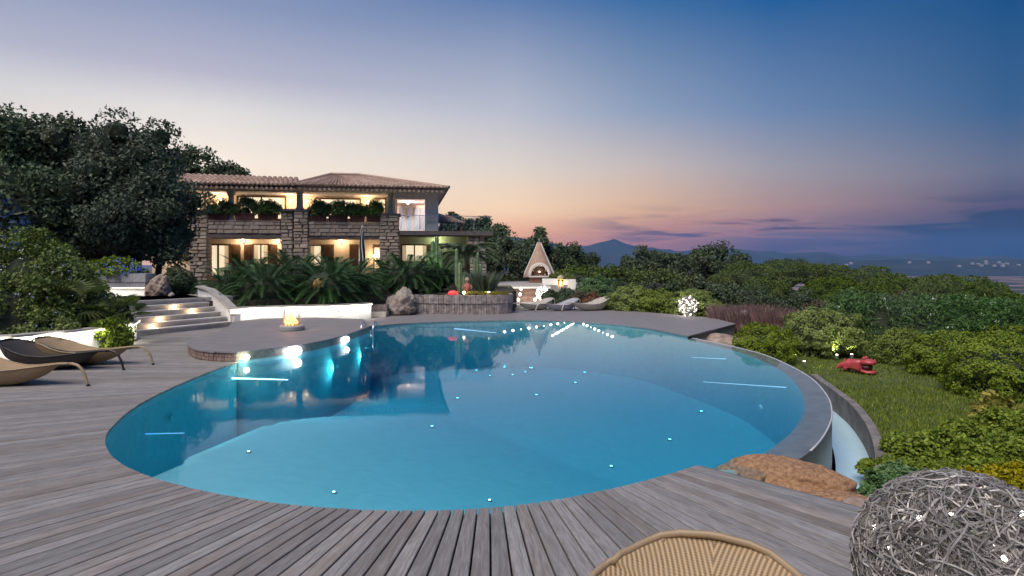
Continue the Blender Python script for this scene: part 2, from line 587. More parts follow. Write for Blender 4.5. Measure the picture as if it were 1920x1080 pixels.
def floor_z(x, y):
    s = shelf_signed(x, y)
    step = sstep(-.04, .04, s)
    deepen = min(max((x + .25 * (y - 8) + 4.6) / 9.5, 0), 1) * .95 + min(max((y + .35 * x - 5.5) / 8.5, 0), 1) * .55
    return FLOOR_D + (SHELF_D - FLOOR_D) * step * (1 - min(deepen, 1))
fm = MB()
nx, ny = 130, 170
gx = np.linspace(-7.2, 6.4, nx)
gy = np.linspace(4.2, 21.6, ny)
FZ = np.array([[floor_z(x, y) for x in gx] for y in gy])
for j in range(ny):
    for i in range(nx):
        fm.v.append((gx[i], gy[j], FZ[j, i]))
for j in range(ny - 1):
    for i in range(nx - 1):
        fm.f.append((j * nx + i, j * nx + i + 1, (j + 1) * nx + i + 1, (j + 1) * nx + i))
pool = fm.build('pool_floor', m_tileg, smooth=True)
struct(pool)
def wall_strip(pts, z0, z1, mat, name, th=None):
    mb = MB()
    n = len(pts)
    for p in pts:
        mb.v.append((p[0], p[1], z0))
        mb.v.append((p[0], p[1], z1))
    for i in range(n - 1):
        mb.f.append((2 * i, 2 * i + 2, 2 * i + 3, 2 * i + 1))
    return mb.build(name, mat, smooth=True)
struct(wall_strip(deck_edge, -1.8, -.035, m_tile, 'pool_wall'))
struct(wall_strip(far_edge + [ter_edge[0]], -1.8, -.02, m_tile, 'pool_wall'))
struct(wall_strip(ter_edge + [deck_edge[0]], -1.8, .02, m_tile, 'pool_wall'))
struct(wall_strip([deck_edge[-1], inner[0]], -1.8, -.04, m_tile, 'pool_wall'))
struct(wall_strip(inner, -1.8, -.1, m_tile, 'pool_wall'))
# overflow rim: gently sloped slate band and its outer face
wm = MB()
for a, b_ in zip(inner, rim):
    wm.v += [(a.x, a.y, -.10), (a.x * .35 + b_.x * .65, a.y * .35 + b_.y * .65, -.066), (b_.x, b_.y, -.06), (b_.x, b_.y, -1.3)]
for i in range(3, len(rim) - 1):
    for k in range(3):
        wm.f.append((4 * i + k, 4 * i + 4 + k, 4 * i + 5 + k, 4 * i + 1 + k))
weir = struct(wm.build('overflow_rim', m_rim))
nose = MB().tube([(p.x, p.y, -.058) for p in rim[7:]], .012, 6)
struct(nose.build('rim_nosing', pbr('pale_metal_edge', (.5, .48, .48), (.58, .56, .56), rough=.35), smooth=True))

# --- water body
def offset_out(pts, d, c=(0, 11)):
    out = []
    for p in pts:
        v = Vector((p[0] - c[0], p[1] - c[1])).normalized()
        out.append((p[0] + v.x * d, p[1] + v.y * d))
    return out
outline = offset_out(deck_edge, .06) + offset_out(rim, -.012) + offset_out(far_edge, .06)
tmid = [(p.x - .03, p.y + .06) for p in ter_edge]
outline += tmid
wmesh = MB().prism(outline, -1.95, WATER_Z)
m_water = bpy.data.materials.new('pool_water')
m_water.use_nodes = True
t = m_water.node_tree
for n in list(t.nodes):
    t.nodes.remove(n)
q = NT(t)
tcn = q.n('ShaderNodeTexCoord')
mp = q.n('ShaderNodeMapping', ins={0: tcn.outputs['Object'], 3: (1, .45, 1)})
nz3 = q.n('ShaderNodeTexNoise', ins={'Vector': mp.outputs[0], 'Scale': 1.6, 'Detail': 2.0})
bmp = q.n('ShaderNodeBump', ins={'Strength': .35, 'Distance': .008, 'Height': nz3.outputs[0]})
gl = q.n('ShaderNodeBsdfGlossy', ins={'Color': (.86, .95, 1, 1), 'Roughness': .035, 'Normal': bmp.outputs[0]})
tr = q.n('ShaderNodeBsdfTransparent', ins={'Color': (.93, .985, 1, 1)})
fr = q.n('ShaderNodeFresnel', ins={'IOR': 1.19})
mx = q.n('ShaderNodeMixShader', ins={0: fr.outputs[0], 1: tr.outputs[0], 2: gl.outputs[0]})
va = q.n('ShaderNodeVolumeAbsorption', ins={'Color': (.15, .76, .87, 1), 'Density': .48})
om = q.n('ShaderNodeOutputMaterial', ins={0: mx.outputs[0], 1: va.outputs[0]})
struct(wmesh.build('pool_water', m_water))

# --- overflow basin below the rim
bas_px = [(1520, 703), (1556, 729), (1592, 757), (1616, 786), (1630, 812), (1640, 850), (1640, 900)]
bas, _ = smooth_path([G(*p, z=-.42) for p in bas_px], 40)
m_wallst = pbr('basin_stone', (.13, .115, .105), (.24, .21, .19), rough=.8, scale=4, bump=.01)
bw = MB()
for i in range(len(bas) - 1):
    a, b_ = bas[i], bas[i + 1]
    n_ = Vector((-(b_ - a).y, (b_ - a).x, 0)).normalized()
    if n_.x < 0: n_ = -n_
    bw.v += [(a.x, a.y, -1.3), (a.x, a.y, -.40), (a.x + n_.x * .12, a.y + n_.y * .12, -.40), (a.x + n_.x * .12, a.y + n_.y * .12, -1.3)]
for i in range(len(bas) - 2):
    for k in range(3):
        bw.f.append((4 * i + k, 4 * i + 4 + k, 4 * i + 5 + k, 4 * i + 1 + k))
struct(bw.build('basin_wall', m_wallst))
m_bwater = pbr('basin_water', (.48, .70, .80), (.52, .73, .82), rough=.08, spec=.6)
struct(MB().prism([(p.x, p.y) for p in bas] + [(3.2, 5.2), (2.6, 6.2)] + [(p.x + .05, p.y) for p in rim[10:52]], -.9, -.78).build('basin_water', m_bwater))

# --- lawn
lawn_pts = [(5.2, 2), (5.1, 6.2)] + [(p.x + .06, p.y) for p in bas[::-1][6:]] + [(p.x + .02, p.y) for p in rim[49:]] + [(5.0, 17.2), (7.3, 20), (8, 24.5), (24, 24.5), (26, 2)]
m_lawn = pbr('lawn_soil', (.05, .075, .018), (.095, .115, .03), rough=.95, scale=2.2, bump=.01)
LZ = -.5
struct(MB().prism(lawn_pts, LZ - 1.2, LZ).build('lawn', m_lawn))
def inpoly(x, y, poly):
    r_ = False
    for i in range(len(poly)):
        x0, y0 = poly[i]
        x1, y1 = poly[i - 1]
        if (y0 > y) != (y1 > y) and x < (x1 - x0) * (y - y0) / (y1 - y0) + x0:
            r_ = not r_
    return r_
rg = np.random.default_rng(11)
pts = []
while len(pts) < 52000:
    y = rg.uniform(5.5, 19) if rg.random() < .8 else rg.uniform(7, 12)
    x = rg.uniform(4.6, 5.0 + .62 * y)
    if inpoly(x, y, lawn_pts):
        pts.append((x, y, LZ))
pts = np.array(pts)
n = len(pts)
ang = rg.uniform(0, 2 * PI, n)
wd = rg.uniform(.006, .011, n)
ht = rg.uniform(.03, .075, n)
dv = np.stack([np.cos(ang) * wd, np.sin(ang) * wd, np.zeros(n)], 1)
tip = np.stack([rg.normal(0, .022, n), rg.normal(0, .022, n), ht], 1)
V = np.stack([pts - dv, pts + dv, pts + tip], 1).reshape(-1, 3)
o = np_obj('lawn_grass', V, np.arange(3 * n).reshape(n, 3), leafm('grass_blade', (.075, .125, .018), (.27, .30, .06), .6, .3))
tag(o, 'short mown green lawn between the overflow rim and the shrubs', 'grass', kind='stuff')

# --- upper garden level and far garden level
UZ = .84
up_pts = [(-30, 17.5), (-11.4, 17.2), (-10.2, 19.6), (-8.9, 20.0), (-8.4, 20.0), (-4.9, 22.6), (-3.7, 24.2), (-.3, 24.4), (.2, 26.5), (-.2, 34.2), (4.5, 34.2), (6, 60), (-30, 60)]
m_soil = pbr('garden_soil', (.03, .025, .018), (.06, .05, .03), rough=1, scale=1.5, bump=.02)
struct(MB().prism(up_pts, -2.5, UZ - .12).build('garden_ground', m_soil))
m_pave = pbr('pale_paving', (.30, .28, .26), (.40, .37, .34), rough=.85, scale=3, bump=.004)
struct(MB().prism([(-14.5, 17.6), (-11.45, 17.4), (-10.0, 19.65), (-9.2, 20.1), (-9.6, 24), (-15, 24)], UZ - .2, UZ).build('upper_path', m_pave))

# --- deck
m_deck = bpy.data.materials.new('weathered_boards')
m_deck.use_nodes = True
t = m_deck.node_tree
q = NT(t)
b = t.nodes['Principled BSDF']
uvn = q.n('ShaderNodeUVMap')
oi = q.n('ShaderNodeObjectInfo')
sepu = q.n('ShaderNodeSeparateXYZ', ins={0: uvn.outputs[0]})
cmb = q.n('ShaderNodeCombineXYZ', ins={0: q.m('ADD', sepu.outputs[0], q.m('MULTIPLY', oi.outputs['Random'], 57.0)), 1: q.m('ADD', q.m('MULTIPLY', sepu.outputs[1], 16.0), q.m('MULTIPLY', oi.outputs['Random'], 31.0)), 2: 0})
g1 = q.n('ShaderNodeTexNoise', ins={'Vector': cmb.outputs[0], 'Scale': 4.0, 'Detail': 8.0, 'Roughness': .65, 'Distortion': .4})
cmb2 = q.n('ShaderNodeCombineXYZ', ins={0: q.m('ADD', sepu.outputs[0], q.m('MULTIPLY', oi.outputs['Random'], 91.0)), 1: q.m('MULTIPLY', sepu.outputs[1], 3.0), 2: 0})
g2 = q.n('ShaderNodeTexNoise', ins={'Vector': cmb2.outputs[0], 'Scale': 2.3, 'Detail': 4.0, 'Roughness': .6})
g3 = q.n('ShaderNodeTexNoise', ins={'Vector': cmb2.outputs[0], 'Scale': 38.0, 'Detail': 3.0, 'Roughness': .7})
c = q.mix(q.rng(g1.outputs[0], .33, .68), (.155, .132, .116, 1), (.300, .272, .256, 1))
c = q.mix(q.m('MULTIPLY', q.rng(g2.outputs[0], .45, .72, smooth=True), .55), c, (.19, .15, .12, 1))
c = q.mix(q.m('MULTIPLY', q.rng(g3.outputs[0], .56, .74), .4), c, (.12, .105, .10, 1))
hsv = q.n('ShaderNodeHueSaturation', ins={'Color': c, 'Value': q.rng(oi.outputs['Random'], 0, 1, .82, 1.2), 'Saturation': q.rng(q.m('FRACT', q.m('MULTIPLY', oi.outputs['Random'], 13.7)), 0, 1, .45, 1.15)})
t.links.new(hsv.outputs[0], b.inputs['Base Color'])
b.inputs['Roughness'].default_value = .62
b.inputs['Specular IOR Level'].default_value = .4
bmp = q.n('ShaderNodeBump', ins={'Strength': .8, 'Distance': .003, 'Height': g1.outputs[0]})
t.links.new(bmp.outputs[0], b.inputs['Normal'])

deck = thing('deck', 'weathered grey timber deck wrapping round the near side of the pool', 'deck')
deck['kind'] = 'structure'
del deck['category']
del deck['label']
def board(parent, a0, a1, b0, b1, z=0., th=.035):
    """a0,a1 inner end corners; b0,b1 outer end corners"""
    a0, a1, b0, b1 = [Vector((p[0], p[1], 0)) for p in (a0, a1, b0, b1)]
    ch = .005
    def ins(p, q_, d):
        return p + (q_ - p).normalized() * d
    L = ((b0 + b1) - (a0 + a1)).length / 2
    W = (a1 - a0).length
    rows = []
    for (p, q_) in ((a0, a1), (b0, b1)):
        rows.append([(p.x, p.y, z - th), (p.x, p.y, z - ch)] + [(*ins(p, q_, ch).xy, z), (*ins(q_, p, ch).xy, z)] + [(q_.x, q_.y, z - ch), (q_.x, q_.y, z - th)])
    V = rows[0] + rows[1]
    Fs = [(i, i + 1, i + 7, i + 6) for i in range(5)] + [(5, 4, 3, 2, 1, 0), (6, 7, 8, 9, 10, 11)]
    me = bpy.data.meshes.new('board')
    me.from_pydata(V, [], Fs)
    uv = me.uv_layers.new(name='UVMap')
    vv = [0, .1 * W, .1 * W, .9 * W, .9 * W, W]
    uvs = [(0, x) for x in vv] + [(L, x) for x in vv]
    for l in me.loops:
        uv.data[l.index].uv = uvs[l.vertex_index]
    return obj('board', me, m_deck, parent)
NB = int(deck_len / .104)
bed, _ = smooth_path(deck_edge, NB + 1)
def cen(s):
    return Vector((-.1 - .25 * s, 11.2 - 3.0 * sstep(.12, .75, s), 0))
GAP = .0068
def fan_dirs(i):
    s = i / NB
    return (bed[i] - cen(s)).normalized()
ring1 = []
brng = random.Random(3)
for i in range(NB):
    d0, d1 = fan_dirs(i), fan_dirs(i + 1)
    L1 = 3.6
    a0, a1 = bed[i] - d0 * .03, bed[i + 1] - d1 * .03
    t_ = (a1 - a0).normalized() * GAP
    b0, b1 = bed[i] + d0 * L1, bed[i + 1] + d1 * L1
    ring1.append((b0, b1))
    board(deck, a0 + t_, a1 - t_, b0 + t_, b1 - t_, z=brng.uniform(-.0015, .0015))
# second ring of boards farther out on the left side (two for each inner one)
for i in range(0, int(NB * .62)):
    (b0, b1) = ring1[i]
    d0, d1 = fan_dirs(i), fan_dirs(i + 1)
    g = d0 * .012
    c0, c1 = b0 + d0 * 5.2, b1 + d1 * 5.2
    bm_, cm_ = (b0 + b1) / 2, (c0 + c1) / 2
    for p, q_, r_, s_ in ((b0, bm_, c0, cm_), (bm_, b1, cm_, c1)):
        if max(p.y, q_.y) < 2.2 and p.x > -4:
            continue
        t_ = (q_ - p).normalized() * GAP
        board(deck, p + g + t_, q_ + g - t_, r_ + t_, s_ - t_, z=brng.uniform(-.0015, .0015))
# boards running along x in front of the stairs
y = 12.4
while y < 19.2:
    x1 = -5.0 if y > 13.2 else -5.3
    board(deck, (-14, y + .005), (-14, y + .135), (x1, y + .005), (x1, y + .135), z=-.012)
    y += .14
shade_slab = MB().prism([(-15, -1), (5, -1), (3.4, 4.2)] + flat([deck_edge[-1] + Vector((0.25, -.2, 0))]) + offset_out(deck_edge[::-1][1:], .12) + [(-6.2, 14), (-5, 18), (-8, 19.4), (-15, 19.4)], -.5, -.09)
struct(shade_slab.build('deck_shade_slab', pbr('painted_under_shade', (.02, .017, .014), (.03, .025, .02), rough=.9)))  # dark slab added under the boards; its colour gives the shade in their gaps
# fascia board along the deck's open side by the rock
fa, fb = deck_edge[-1], deck_edge[-1] + fan_dirs(NB) * 3.6
dirp = Vector((fan_dirs(NB).y, -fan_dirs(NB).x, 0)) * -1
fm = MB().prism([(fa.x, fa.y), (fb.x, fb.y), (fb.x + dirp.x * .03, fb.y + dirp.y * .03), (fa.x + dirp.x * .03, fa.y + dirp.y * .03)], -.45, -.008)
struct(fm.build('deck_fascia', pbr('fascia_timber', (.10, .09, .085), (.16, .145, .14), rough=.7, scale=8)))

# deck beyond the pool
m_fard = pbr('far_boards', (.18, .16, .155), (.27, .245, .24), rough=.6, scale=2.0, stretch=(1, 9, 1), bump=.003)
q = NT(m_fard.node_tree)
bf = m_fard.node_tree.nodes['Principled BSDF']
old = bf.inputs['Base Color'].links[0].from_socket
sf = q.n('ShaderNodeSeparateXYZ', ins={0: q.n('ShaderNodeTexCoord').outputs['Object']})
ln = q.m('LESS_THAN', q.m('FRACT', q.m('DIVIDE', sf.outputs[1], .14)), .07)
m_fard.node_tree.links.new(q.mix(ln, old, (.06, .05, .05, 1)), bf.inputs['Base Color'])
fard = flat(far_edge) + [(-4.45, 18.2), (-6.0, 19.4), (-5.0, 23.4), (-.2, 24.2), (1.2, 26), (4.2, 25.6), (7.1, 21.6), (7.2, 19.6)]
tb = MB()
tb.prism(fard, -.035, 0)
struct(tb.build('far_deck', m_fard))
lip = wall_strip([(p.x, p.y - .012) for p in far_edge], -.05, -.037, pbr('painted_gap_shade', (.03, .03, .03)), 'deck_gap_shade')  # dark strip that paints in the shade under the far deck edge
struct(lip)
struct(MB().prism([(4.95, 16.75), (7.15, 19.6), (7.0, 20.4), (5.0, 17.8)], -.9, -.05).build('deck_base', pbr('base_stone', (.2, .17, .15), (.3, .26, .23), rough=.85)))

# round terrace with the fire bowl
tside_px = [(445, 659), (400, 658), (372, 654), (357, 647), (356, 641), (372, 634)]
tside, _ = smooth_path([G(*p, z=TZ) for p in tside_px], 26)
tpoly = flat(ter_edge) + flat(tside[1:]) + [(-7.6, 16.2), (-8.35, 18.3), (-7.9, 19.2), (-6.3, 19.6), (-4.6, 19.0)]
struct(MB().prism(tpoly, .005, TZ - .03).build('terrace_base', pbr('terrace_stone', (.22, .17, .15), (.34, .28, .25), rough=.85, scale=14)))
over = [Vector((p[0], p[1], 0)) for p in flat(ter_edge) + flat(tside[1:])]
cap = []
for i, p in enumerate(over):
    a, b_ = over[max(i - 1, 0)], over[min(i + 1, len(over) - 1)]
    n_ = Vector(((b_ - a).y, -(b_ - a).x, 0)).normalized()
    cap.append((p.x - n_.x * .05, p.y - n_.y * .05))
terr = struct(MB().prism(cap + tpoly[len(over):], TZ - .03, TZ).build('terrace', m_fard))
# small bricks in the curved riser of the terrace
bk = MB()
ridx = list(range(len(tside) - 1))
rr = random.Random(5)
for lay in range(2):
    for i in ridx:
        a, b_ = tside[i], tside[i + 1]
        d = (b_ - a).normalized()
        n_ = Vector((d.y, -d.x, 0))
        for k in range(2):
            s0 = a.lerp(b_, k / 2 + .03)
            s1 = a.lerp(b_, k / 2 + .47)
            e = -.02 - rr.uniform(0, .012)
            z0 = .01 + lay * .08
            pts = [(s0.x, s0.y), (s1.x, s1.y), (s1.x + n_.x * e, s1.y + n_.y * e), (s0.x + n_.x * e, s0.y + n_.y * e)]
            bk.prism(pts, z0, z0 + .07)
o = bk.build('bricks', pbr('riser_brick', (.20, .12, .10), (.33, .24, .20), rough=.85, island=True), terr)
o['kind'] = 'stuff'

# --- stairs
m_step = pbr('step_stone', (.40, .37, .34), (.54, .50, .46), rough=.8, scale=5, bump=.003)
stairs = thing('stairs', 'wide curved pale stone stairs with small step lights left of the pool', 'stairs', (-9.9, 17.6, 0))
base = Vector((-9.9, 17.6, 0))
NS = 6
step_edges = []
for k in range(NS):
    off = Vector((-.88, .47, 0)) * .29 * k
    A = Vector((-11.2, 14.6, 0)) + off
    M = Vector((-9.55, 17.35, 0)) + off * 1.02
    B = Vector((-8.65, 18.85, 0)) + off + Vector((.0, .02, 0)) * k
    pts, _ = smooth_path([A, Vector((-10.15, 16.25, 0)) + off, M, B], 14)
    step_edges.append(pts)
    poly = flat(pts) + [(-11.3 - .05 * k, 21.4 + .03 * k), (-15 + .05 * k, 19 + .02 * k), (-14.5 + .04 * k, 15 + .02 * k)]
    z1 = .14 * (k + 1)
    mb = MB().prism([(x - base.x, y - base.y) for x, y in poly], -.05 if k == 0 else z1 - .2, z1 - .045)
    st = mb.build('step', m_step, stairs)
    # overhanging tread
    tp = [(p.x + .035 * .88 - base.x, p.y - .035 * .47 - base.y) for p in pts] + [(x - base.x, y - base.y) for x, y in poly[len(pts):]]
    MB().prism(tp, z1 - .045, z1).build('tread', m_step, st)
m_warm = glow('step_lamp_glow', (1, .62, .28), 14)
for k, u in ((2, .62), (3, .42), (3, .86), (4, .80), (1, .60)):
    p = step_edges[k][int(u * 13)]
    nrm = Vector((.88, -.47, 0))
    sl = thing('step_light', 'small warm recessed light in the riser of the curved stairs', 'light', p + nrm * .03 + Vector((0, 0, .14 * k + .05)), 0, 'step lights in the stairs')
    MB().box(-.03, .03, -.03, .03, -.018, .018).build('lens', m_warm, sl)
    lamp('step_lamp', 'POINT', (nrm * .12 + Vector((0, 0, 0.02)))[:], 2.4, (1, .72, .42), sl, .02)

# white walls by the stairs and below the cycads
m_white = pbr('white_render', (.78, .77, .73), (.84, .83, .80), rough=.8, scale=3, bump=.002)
m_led = glow('led_strip', (1, .93, .78), 3)
def low_wall(name, label, pts, z0, z1, th=.22, cap_=True, strip=True, energy=10, zs=None, side=1, cat='wall'):
    w_ = thing(name, label, cat, (pts[0][0], pts[0][1], z0))
    o0 = Vector((pts[0][0], pts[0][1], z0))
    P3 = [Vector((p[0], p[1], 0)) for p in pts]
    n = len(P3)
    nr = []
    for i in range(n):
        d = (P3[min(i + 1, n - 1)] - P3[max(i - 1, 0)]).normalized()
        nr.append(Vector((d.y, -d.x, 0)) * side)
    zt = zs or [z1] * n
    def body(a, b_, lo, hi):
        mb = MB()
        for p, n_, h_ in zip(P3, nr, zt):
            for (o_, z_) in ((a, lo if lo < 0 or lo == z0 else h_ + lo - z1), (a, h_ + hi - z1), (b_, h_ + hi - z1), (b_, lo if lo < 0 or lo == z0 else h_ + lo - z1)):
                v = p + n_ * o_ - o0
                mb.v.append((v.x, v.y, z_ - z0))
        for i in range(n - 1):
            for k in range(4):
                mb.f.append((4 * i + k, 4 * i + (k + 1) % 4, 4 * i + 4 + (k + 1) % 4, 4 * i + 4 + k))
        mb.f += [(0, 3, 2, 1), tuple(4 * (n - 1) + k for k in range(4))]
        return mb
    body(0, -th, z0, z1).build('wall_body', m_white, w_)
    if cap_:
        body(.09, -th - .02, z1 + .001, z1 + .05).build('coping', pbr('coping_stone', (.32, .29, .26), (.42, .39, .36), rough=.8, scale=6), w_)
    if strip:
        s_ = body(.075, .055, z1 - .012, z1 - .002).build('led_strip', m_led, w_)
        tot = 0
        for i in range(n - 1):
            a, b_ = P3[i], P3[i + 1]
            L = (b_ - a).length
            mid = (a + b_) / 2 + nr[i] * .16
            hz = (zt[i] + zt[i + 1]) / 2
            l = lamp('wall_washer', 'AREA', (mid - o0 + Vector((0, 0, (hz - z0) - .02))), energy * L, (1, .93, .78), w_, size=L, sizey=.02)
            ang = math.atan2((b_ - a).y, (b_ - a).x)
            inward = -nr[i]
            dirv = (inward * .75 + Vector((0, 0, -1))).normalized()
            xax = (b_ - a).normalized()
            zax = -dirv
            yax = zax.cross(xax).normalized()
            xax = yax.cross(zax)
            l.rotation_euler = Matrix((xax, yax, zax)).transposed().to_euler()
    return w_
cyc_wall = [(-8.75, 18.95), (-8.3, 19.55), (-7.5, 19.95), (-6.6, 20.25), (-5.6, 20.75), (-4.95, 21.45)]
cyc_wall, _ = smooth_path([Vector((x, y, 0)) for x, y in cyc_wall], 9)
low_wall('lit_wall', 'low white wall washed with light beneath the dark cycads', flat(cyc_wall), 0, .50, energy=4.2)
sw = [(-8.62, 18.9), (-8.95, 19.25), (-9.4, 19.6), (-9.85, 19.85), (-10.3, 20.0)]
low_wall('stair_side_wall', 'sloping curved white wall along the right side of the stairs', sw, 0, 1.15, zs=[.32, .55, .82, 1.05, 1.15], th=.2, side=-1, strip=False)
for k, (x, y, z) in enumerate(((-9.15, 19.2, .75), (-9.75, 19.55, 1.0))):
    pass
lw = [(-13.5, 11.3), (-11.2, 11.75), (-10.2, 12.2), (-9.55, 13.2), (-9.2, 14.4), (-9.6, 15.6)]
lw, _ = smooth_path([Vector((x, y, 0)) for x, y in lw], 9)
low_wall('lit_wall', 'low white wall lit from its edge behind the sunloungers under the flowering shrubs', flat(lw), 0, .46, energy=4.2)
struct(MB().prism(flat([p + Vector((-.1, .12, 0)) for p in lw]) + [(-11.6, 17.5), (-22, 17.5), (-22, 11.4)], -.3, .40).build('shrub_bed', m_soil))
# ================================================================== POOL LIGHTS
def floor_hit(px, py):
    z = -.9
    for _ in range(30):
        p = G(px, py, z)
        z = .5 * z + .5 * floor_z(p.x, p.y)
    p = G(px, py, z)
    return p
m_star = glow('pool_star_glow', (.75, .95, 1.0), 9)
m_ring = pbr('lamp_steel', (.35, .37, .38), rough=.35, metal=.6)
star_me = MB().lathe([(.0, 0), (.026, 0), (.026, .012), (.0, .016)], k=10)
ring_me = MB().lathe([(.026, -.01), (.040, -.01), (.040, .009), (.026, .0125)], k=12)
stars_px = [(466, 849), (626, 925), (918, 940), (1146, 876), (810, 801), (1256, 826), (1315, 773), (1334, 746), (1335, 718), (1318, 694), (1294, 677), (1257, 656), (1212, 644), (1006, 742), (1079, 719), (1096, 700), (1102, 685), (1075, 666), (858, 748), (472, 780), (505, 740), (563, 705), (628, 690), (675, 677), (814, 637), (840, 627)]
ring_px = [(893, 696), (894, 689), (899, 684), (912, 681), (931, 678), (965, 675), (989, 681), (985, 699), (961, 704), (919, 706), (946, 690)]
proto = None
def star(p, s, label, group):
    global proto
    if proto is None:
        proto = thing('pool_light', '', 'light')
        star_me.build('lens', m_star, proto)
        ring_me.build('bezel', m_ring, proto)
        o = proto
    else:
        o = copy_tree(proto)
    o.location = p
    o.scale = (s, s, s)
    return tag(o, label, 'light', group)
for px, py in stars_px:
    p = floor_hit(px, py)
    s = min(2.3, max(.8, p.y / 10.0))
    star(p + Vector((0, 0, .012)), s, 'tiny round white light set in the pool floor', 'star lights in the pool floor')
for px, py in ring_px:
    p = floor_hit(px, py)
    star(p + Vector((0, 0, .012)), 1.7, 'small white light in the ring of lights on the pool floor', 'ring of lights on the pool floor')
star(floor_hit(996, 692) + Vector((0, 0, .012)), 3.0, 'brightest white lamp at the right of the ring on the pool floor', None)

# light beams scattered in the water, each shaped as a slim glowing tube
def beam_tube(px0, py0, px1, py1, z, r_, c_, s_, label):
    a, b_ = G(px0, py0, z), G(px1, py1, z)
    t_ = thing('pool_light_beam', label, 'light', a)
    MB().tube([(0, 0, 0), (b_ - a)[:]], [r_, r_ * .4], 6).build('beam_streak', glow('beam_glow_%d' % int(s_ * 100), c_, s_), t_)
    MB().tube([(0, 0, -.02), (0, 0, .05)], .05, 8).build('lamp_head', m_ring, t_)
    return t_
beam_tube(252, 814, 346, 812, -.5, .012, (.1, .42, .95), .75, 'thin blue underwater light beam, shaped as a glowing tube, by the left end of the pool')
beam_tube(1398, 675, 1296, 670, -.35, .013, (.25, .6, 1), .55, 'upper blue underwater light beam, shaped as a glowing tube, near the overflow rim')
beam_tube(1480, 727, 1318, 716, -.35, .012, (.2, .5, .95), .4, 'lower blue underwater light beam, shaped as a glowing tube, near the overflow rim')
beam_tube(428, 709, 540, 712, -.3, .022, (.75, 1, .9), 2.4, 'bright white underwater light beam, shaped as a glowing tube, below the round terrace')
beam_tube(850, 616, 930, 624, -.2, .02, (.3, .6, 1), .9, 'faint blue underwater light beam, shaped as a glowing tube, at the far left edge of the pool')

# wall lamps under the terrace edge
def edge_lamp(px, py, s, c_, e_, label):
    p = G(px, py, .08)
    # bring it to the terrace face
    best = min(ter_edge, key=lambda v: abs(v.x / v.y - p.x / p.y))
    k = best.y / p.y
    t_ = thing('pool_edge_lamp', label, 'light', (best.x + .02, best.y - .05, .075))
    V2 = MB().lathe([(.0, -.7 * s), (.5 * s, -.55 * s), (.75 * s, 0), (.5 * s, .55 * s), (.0, .7 * s)], k=12).build('bulb', glow('edge_glow_%s' % int(px), c_, e_), t_, True)
    MB().box(-.3 * s, .3 * s, .02, .06, -.4 * s, .4 * s).build('bracket', m_ring, t_)
    lamp('edge_light', 'POINT', (0, -.16, 0), 7 * e_ / 12, c_, t_, .05)
edge_lamp(455, 659, .085, (.85, 1, .75), 5, 'yellowish round lamp at the left end of the terrace edge')
edge_lamp(563, 652, .13, (.88, .97, 1), 14, 'large bright white lamp glowing under the terrace edge over the water')
edge_lamp(650, 637, .10, (.88, .97, 1), 12, 'smaller bright white lamp under the terrace edge, right of the largest one')
# handrail post at the end of the terrace
hp = G(688, 632, -.05)
rail = thing('pool_ladder', 'small bright steel pool ladder rail at the right end of the terrace', 'ladder', (hp.x, hp.y, -.4))
m_steel = pbr('bright_steel', (.75, .77, .8), rough=.2, metal=.9)
for s in (-.16, .16):
    MB().tube([(s, 0, 0), (s, 0, .55), (s, .08, .68), (s, .28, .74), (s, .5, .66), (s, .55, .56)], .022, 8).build('rail', m_steel, rail, True)
for z in (.05, .25):
    MB().box(-.16, .16, -.03, .05, z, z + .03).build('rung', m_steel, rail)

# underwater floodlights in the walls
def flood(x, y, z, e, c_, label, aim):
    t_ = thing('pool_floodlight', label, 'light', (x, y, z))
    d = (Vector(aim) - Vector((x, y, z))).normalized()
    rot = d.to_track_quat('Z', 'Y')
    hd = MB().lathe([(.0, -.02), (.05, -.02), (.05, .01), (.035, .015), (.0, .016)], k=14).build('lamp_face', pbr('flood_face', (.28, .52, .58), rough=.5), t_)
    hd.rotation_euler = rot.to_euler()
    l = lamp('flood', 'SPOT', (d * .06)[:], e * 3.2, c_, t_, .02, 165, aim=(Vector((0, 0, 0)) + d)[:])
    l.data.spot_blend = 1.0
tw = lambda u: ter_edge[int(u * 29)]
CY = (.32, 1.0, .98)
for u, e in ((.15, 34), (.5, 40), (.85, 24)):
    p = tw(u)
    flood(p.x + .03, p.y - .06, -.5, e * .62, CY, ['', 'underwater floodlight below the right end of the terrace', 'underwater floodlight below the middle of the terrace', 'underwater floodlight below the left end of the terrace'][1 + int(u > .3) + int(u > .7)], (p.x + .6, p.y - 2, -.6))
for (x, y, z, e, lb, aim) in ((-5.35, 9.6, -.45, 20, 'underwater floodlight in the left pool wall beside the sunloungers', (-3, 9.4, -.8)),
                              (-3.2, 5.65, -.3, 24, 'underwater floodlight in the near left pool wall under the boards', (-2.5, 8, -.4)),
                              (-.8, 5.05, -.3, 50, 'underwater floodlight in the near pool wall at its middle', (-.4, 8, -.5)),
                              (1.5, 5.75, -.35, 2, 'underwater floodlight in the near right pool wall', (1, 9, -.6)),
                              (-1.6, 20.3, -.5, 26, 'underwater floodlight in the far pool wall left of the light strings', (-1.6, 17, -.8)),
                              (2.0, 20.1, -.45, 7, 'underwater floodlight in the far pool wall right of the light strings', (2, 17, -.8)),
                              (4.15, 10.2, -.45, 1.5, 'underwater floodlight in the wall of the overflow rim', (2, 10, -.9))):
    flood(x, y, z, e * .40, CY, lb, aim)

